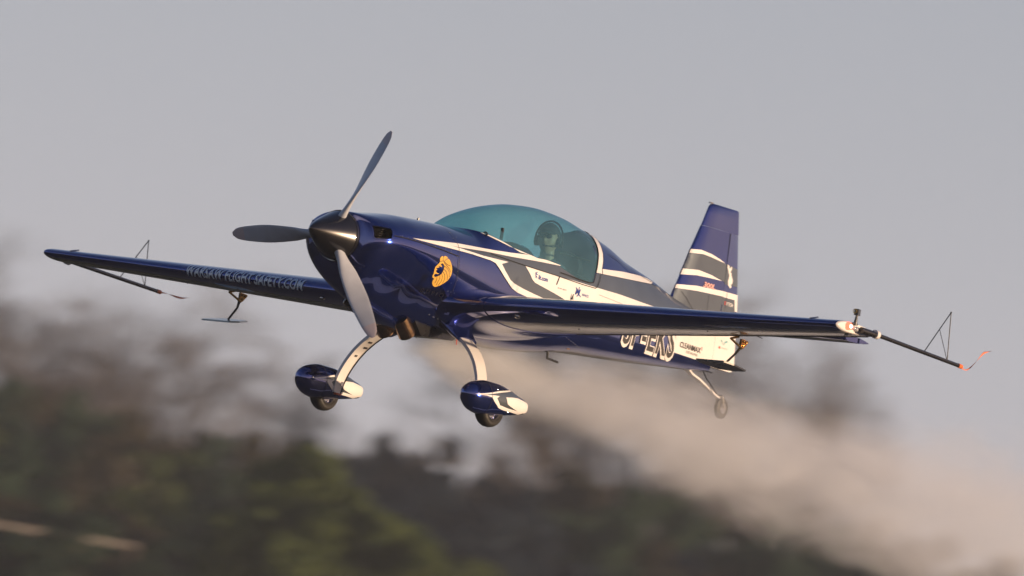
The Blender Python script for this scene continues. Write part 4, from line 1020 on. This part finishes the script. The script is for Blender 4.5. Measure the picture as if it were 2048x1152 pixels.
V, F, _ = shell([r0, c + (r0 - c) * .93 + np.array([-.004, 0, 0]), inn, back], caps=(False, True)); fix_normals(mesh_obj('scoop_throat', V, F, SEAM, SC), R(60))
M = MB(); M.tube([Vector(v) for v in r0] + [Vector(r0[0])], .007, 8, cap=False); M.build('scoop_lip', STEEL, SC)
# outlet ramps and belly panel
M = MB(); M.prism([(1.50, -.545), (1.62, -.655), (2.10, -.625), (2.20, -.57)], -.17, .17); M.build('belly_fairing', BLACK, PLANE)
M = MB(); M.tube([(2.30, -.08, -.58), (2.31, -.08, -.635)], .006, 6); M.build('drain_pipe', REDINK, PLANE)
M = MB(); M.tube([(1.95, .10, -.60), (1.96, .10, -.645)], .006, 6); M.build('drain_pipe', BLACK, PLANE)
M = MB(); M.tube([(3.62, -.15, -.47), (3.63, -.15, -.555), (3.80, -.15, -.565)], [.012, .011, .012], 8); M.build('step_bracket', BLACK, PLANE)
M = MB(); M.tube([(1.55, -.02, .295), (1.55, -.02, .325)], .008, 8); M.tube([(1.60, .02, .295), (1.60, .02, .322)], .008, 8); M.build('oil_cap_pin', BLACK, PLANE)
M = MB(); M.box((2.42, -.30, .345), (.02, .02, .10)); M.build('sight_post', BLACK, PLANE)
M = MB(); M.lathe([(0, .022), (.04, .022), (.045, .012)], (2.20, -.29, .300), (-1, -.3, .1), 14); M.tube([(2.20, -.29, .300), (2.30, -.31, .285)], .014, 8); M.build('deck_knob', BLACK, PLANE)
M = MB(); M.tube([(3.50, -.40, -.05), (3.50, -.405, .0)], [.012, .004], 8); M.build('fuel_drain', BLACK, PLANE)
M = MB(); M.box((3.60, -.285, -.36), (.05, .012, .07)); M.box((3.72, -.285, -.42), (.05, .012, .07)); M.build('hinge_plate', EXH, PLANE)
dots('rivets', FS, [(3.56 + .05 * i, -.37 - .008 * i) for i in range(7)], .006, FUS)

# ---- cockpit inside the canopy
M = MB()
xs_ = np.linspace(2.15, 4.05, 24); V = []; F = []
for x in xs_:
    for t in np.linspace(-1, 1, 9): V.append((x, t * .34, -.10 - .25 * (1 - t * t)))
for i in range(23):
    for k in range(8): F.append((i * 9 + k, i * 9 + k + 1, (i + 1) * 9 + k + 1, (i + 1) * 9 + k))
mesh_obj('cockpit_tub', V, F, INTER, PLANE)
def arch(name, x, w, z0, z1, th, m):
    M = MB(); prof = [(-w, z0)] + [(-w * math.cos(a), z1 - w * .8 + w * .8 * math.sin(a)) for a in np.linspace(0, math.pi, 14)] + [(w, z0)]
    b = len(M.V)
    for dx in (0, th):
        for y, z in prof: M.V.append(Vector((x + dx * 1.0, y, z)))
    k = len(prof); M.F += [tuple(range(k)), tuple(range(k, 2 * k))] + [(i, (i + 1) % k, k + (i + 1) % k, k + i) for i in range(k)]
    return M.build(name, m, PLANE)
arch('rear_bulkhead', 3.97, .27, -.1, .575, .03, mat('blue_grey_bulkhead', (.02, .04, .10), rough=.5))
arch('instrument_panel', 3.00, .25, -.1, .345, .10, BLACK)
arch('instrument_cowl', 2.20, .24, -.05, .335, .30, INTER)
arch('seat_back', 3.02 - .38, .19, -.1, .28, .06, LEATHER)
arch('seat_back', 3.86, .19, -.1, .40, .07, LEATHER)
M = MB(); M.tube([(3.42, -.27, .33), (3.90, -.27, .335)], .008, 6); M.tube([(3.42, -.29, .20), (3.88, -.29, .17)], .008, 6); M.build('side_rail', GOLDM, PLANE)

# ---- pilot in the rear seat, head turned a little to the left
def person():
    P = empty('person'); P.matrix_world = MW @ Matrix.Translation((3.66, 0, 0))
    tag(P, 'pilot in grey suit, dark cap and headset in the rear seat under the canopy', 'person')
    # body: skinned skeleton, seated
    J = [(0, 0, -.30), (.02, 0, -.12), (.02, 0, .06), (-.01, 0, .20), (-.02, 0, .285), (-.03, 0, .34),      # pelvis..neck..skull base
         (.02, -.17, .185), (-.10, -.23, .02), (-.30, -.16, -.03), (.02, .17, .185), (-.10, .23, .02), (-.30, .10, -.05),
         (-.10, -.10, -.30), (-.50, -.13, -.16), (-.78, -.12, -.36), (-.10, .10, -.30), (-.50, .13, -.16), (-.78, .12, -.36)]
    E = [(0, 1), (1, 2), (2, 3), (3, 4), (4, 5), (3, 6), (6, 7), (7, 8), (3, 9), (9, 10), (10, 11), (0, 12), (12, 13), (13, 14), (0, 15), (15, 16), (16, 17)]
    RD = [(.14, .16), (.12, .15), (.13, .17), (.11, .15), (.055, .055), (.055, .055), (.07, .07), (.05, .05), (.034, .034), (.07, .07), (.05, .05), (.034, .034), (.09, .09), (.065, .065), (.05, .05), (.09, .09), (.065, .065), (.05, .05)]
    me = bpy.data.meshes.new('body'); me.from_pydata(J, E, []); o = new_obj('body', me, P); me.materials.append(CLOTH)
    sk = o.modifiers.new('skin', 'SKIN'); lay = me.skin_vertices[0].data
    for i, r in enumerate(RD): lay[i].radius = r
    lay[0].use_root = True
    sb = o.modifiers.new('sub', 'SUBSURF'); sb.levels = 2; sb.render_levels = 2; sk.use_smooth_shade = True
    # neck and head
    H = empty('head', P); H.location = (-.04, 0, .455); H.rotation_euler = (0, R(4), R(14)); H.scale = (1.14, 1.14, 1.14)
    n, m_ = 40, 30; V = []; F = []
    for i in range(m_ + 1):
        ph = math.pi * i / m_; z = math.cos(ph)
        for k in range(n):
            a = 2 * math.pi * k / n; cx, sy = math.cos(a), math.sin(a); r = math.sin(ph)
            x = r * cx * .098; y = r * sy * .076; zz = z * .118
            f = max(0, -cx) * r                                 # towards the face (-x)
            if zz < 0: y *= 1 - .28 * (-zz / .118) ** 1.3; x *= 1 - .10 * (-zz / .118)
            x -= .012 * f ** 3 * math.exp(-((zz + .085) / .03) ** 2)     # chin
            x -= .030 * math.exp(-((y) / .011) ** 2) * math.exp(-((zz + .018) / .020) ** 2) * (f > .5)   # nose
            x += .010 * (math.exp(-((abs(y) - .030) / .014) ** 2) * math.exp(-((zz - .012) / .014) ** 2)) * (f > .4)  # eye sockets
            x -= .006 * math.exp(-(y / .022) ** 2) * math.exp(-((zz + .052) / .010) ** 2) * (f > .5)     # lips
            V.append((x, y, zz))
    for i in range(m_):
        for k in range(n): F.append((i * n + k, (i + 1) * n + k, (i + 1) * n + (k + 1) % n, i * n + (k + 1) % n))
    sk_ = mesh_obj('face', V, F, SKIN, H); fix_normals(sk_)
    M = MB(); M.tube([(.015, 0, -.07), (.03, 0, -.19)], [.052, .058], 16); M.build('neck', SKIN, H)
    M = MB()
    for s in (-1, 1): M.ball((0.005, s * .079, -.01), .030, 12, 8, (.6, .3, 1))
    M.build('ear', SKIN, H)
    M = MB(); M.ball((.004, 0, .012), .104, 24, 14, (1.05, .87, 1.14)); ca = M.build('cap', CAPM, H)
    for v in ca.data.vertices:
        lim = .045 if v.co.x < -.02 else .0
        if v.co.z < lim: v.co.z = lim + (v.co.z - lim) * .02 - (.04 if v.co.x > .03 else 0); v.co.x *= .9; v.co.y *= .97
    M = MB(); b = 0
    for i in range(9):
        a = R(-60 + 15 * i); 
        for rr, dz in ((.085, .052), (.160, .035), (.160, .030), (.085, .046)): M.V.append(Vector((-math.cos(a) * rr + .01, math.sin(a) * min(rr, .095) * .85, dz)))
    for i in range(8):
        for k in range(4): M.F.append((i * 4 + k, i * 4 + (k + 1) % 4, i * 4 + 4 + (k + 1) % 4, i * 4 + 4 + k))
    M.build('cap_peak', CAPM, H)
    M = MB()
    for s in (-1, 1): M.lathe([(0, .038), (.03, .040), (.034, .02)], (.005, s * .074, -.012), (0, s, 0), 18)
    M.tube([(.005, .108 * math.cos(a), .01 + .135 * math.sin(a)) for a in np.linspace(0, math.pi, 14)], .008, 8)
    M.tube([(-.01, -.10, -.03), (-.09, -.075, -.065), (-.115, -.02, -.062)], .004, 6); M.ball((-.118, -.01, -.06), .011, 8, 6)
    M.build('headset', BLACK, H)
    M = MB()
    for s in (-1, 1): M.ball((-.094, s * .031, .012), .024, 12, 8, (.35, 1, .75))
    M.tube([(-.098, -.03, .018), (-.102, 0, .020), (-.098, .03, .018)], .003, 6); M.build('sunglasses', BLACK, H)
    M = MB(); M.ball((-.100, 0, -.053), .014, 10, 6, (.4, 1.3, .35)); M.build('mouth', LIP, H)
    # hands: palm, four bent fingers and a thumb, closed on stick and throttle
    for s, w in ((-1, (-.31, -.155, -.03)), (1, (-.31, .10, -.05))):
        M = MB(); w = Vector(w)
        M.tube([w + Vector((.03, 0, 0)), w + Vector((-.02, 0, .002)), w + Vector((-.075, -s * .005, .004))], [.024, .034, .036], 12, sx=.6)
        for i, ln in enumerate((.026, .030, .028, .022)):
            b = w + Vector((-.075, s * -.01, .028 - .018 * i)); M.tube([b, b + Vector((-ln, -s * .006, 0)), b + Vector((-ln * 1.25, -s * .034, -.002)), b + Vector((-ln * .5, -s * .05, -.002))], [.0095, .009, .0085, .007], 8)
        b = w + Vector((-.03, -s * .02, .03)); M.tube([b, b + Vector((-.025, -s * .02, .015)), b + Vector((-.050, -s * .030, .014))], [.012, .0105, .009], 8)
        M.build('hand', SKIN, P)
    M = MB()
    for s in (-1, 1): M.tube([(.14, s * .08, .17), (.02, s * .10, .262), (-.10, s * .085, .15), (-.13, s * .05, -.05)], .012, 6, sx=2.2)
    M.build('harness', BLACK, P)
    return P
person()
M = MB(); M.tube([(3.26, -.125, -.32), (3.272, -.12, .02)], [.010, .014], 10); M.build('control_stick', BLACK, PLANE)

# ------------------------------------------------------------------ smoke trail
def smoke():
    n = 36; k = 20; V = []; F = []
    def rad(s): return .10 + .105 * s ** .80
    for i in range(n + 1):
        s = 11.2 * (i / n)
        for j in range(k):
            a = 2 * math.pi * j / k; r = rad(s) * 1.5
            V.append((1.75 + s, math.cos(a) * r, -.72 - .028 * s + math.sin(a) * r * 1.05))
    for i in range(n):
        for j in range(k): F.append((i * k + j, i * k + (j + 1) % k, (i + 1) * k + (j + 1) % k, (i + 1) * k + j))
    F += [tuple(range(k)), tuple(n * k + j for j in range(k))]
    m = bpy.data.materials.new('oil_smoke'); m.use_nodes = True; N = m.node_tree; N.nodes.clear(); A = N.nodes.new; Lk = N.links.new
    out = A('ShaderNodeOutputMaterial'); pv = A('ShaderNodeVolumePrincipled'); pv.inputs['Color'].default_value = (.955, .975, 1, 1); pv.inputs['Anisotropy'].default_value = -.35
    tc = A('ShaderNodeTexCoord'); sp = A('ShaderNodeSeparateXYZ'); Lk(tc.outputs['Object'], sp.inputs[0])
    def mt(op, a, b=None, c=None):
        q = A('ShaderNodeMath'); q.operation = op
        for i, v in enumerate((a, b, c)):
            if v is None: continue
            if isinstance(v, (int, float)): q.inputs[i].default_value = v
            else: Lk(v, q.inputs[i])
        return q.outputs[0]
    s = mt('MAXIMUM', mt('SUBTRACT', sp.outputs[0], 1.75), .001)
    rr = mt('ADD', mt('MULTIPLY', mt('POWER', s, .80), .098), .09)
    zc = mt('ADD', sp.outputs[2], mt('ADD', mt('MULTIPLY', s, .028), .72))
    # billows displace the radius
    mp = A('ShaderNodeMapping'); mp.inputs['Scale'].default_value = (.34, 1, 1); Lk(tc.outputs['Object'], mp.inputs[0])
    nz = A('ShaderNodeTexNoise'); nz.inputs['Scale'].default_value = 2.3; nz.inputs['Detail'].default_value = 6; nz.inputs['Distortion'].default_value = 1.0; Lk(mp.outputs[0], nz.inputs['Vector'])
    d = mt('SQRT', mt('ADD', mt('POWER', sp.outputs[1], 2.), mt('POWER', zc, 2.)))
    q = mt('ADD', mt('DIVIDE', d, rr), mt('MULTIPLY', mt('SUBTRACT', nz.outputs['Fac'], .5), 2.1))
    mr = A('ShaderNodeMapRange'); mr.interpolation_type = 'SMOOTHSTEP'; mr.inputs['From Min'].default_value = 1.40; mr.inputs['From Max'].default_value = .05; Lk(q, mr.inputs['Value'])
    fade = mt('MULTIPLY', mt('DIVIDE', .30, rr), 2.0)
    st = A('ShaderNodeMapRange'); st.inputs['From Min'].default_value = 0; st.inputs['From Max'].default_value = .5; Lk(s, st.inputs['Value'])
    Lk(mt('MULTIPLY', mt('MULTIPLY', mr.outputs[0], fade), st.outputs[0]), pv.inputs['Density']); Lk(pv.outputs[0], out.inputs['Volume'])
    try: m.cycles.volume_step_rate = .12
    except Exception: pass
    o = mesh_obj('smoke_trail', V, F, m); fix_normals(o); o.matrix_world = MW
    tag(o, 'orange-lit exhaust smoke trailing back below the airplane tail', 'smoke', kind='stuff')
smoke()

# ------------------------------------------------------------------ evening haze over the whole place
M = MB(); M.box((0, 0, 13.8), (19000, 19000, 33.6)); hz = M.build('haze', None, smooth=False)
hm = bpy.data.materials.new('evening_haze'); hm.use_nodes = True; N = hm.node_tree; N.nodes.clear()
o_ = N.nodes.new('ShaderNodeOutputMaterial'); v_ = N.nodes.new('ShaderNodeVolumePrincipled'); v_.inputs['Color'].default_value = (.82, .90, 1.0, 1); v_.inputs['Density'].default_value = .0003
N.links.new(v_.outputs[0], o_.inputs['Volume']); hz.data.materials.clear(); hz.data.materials.append(hm); hz['kind'] = 'stuff'
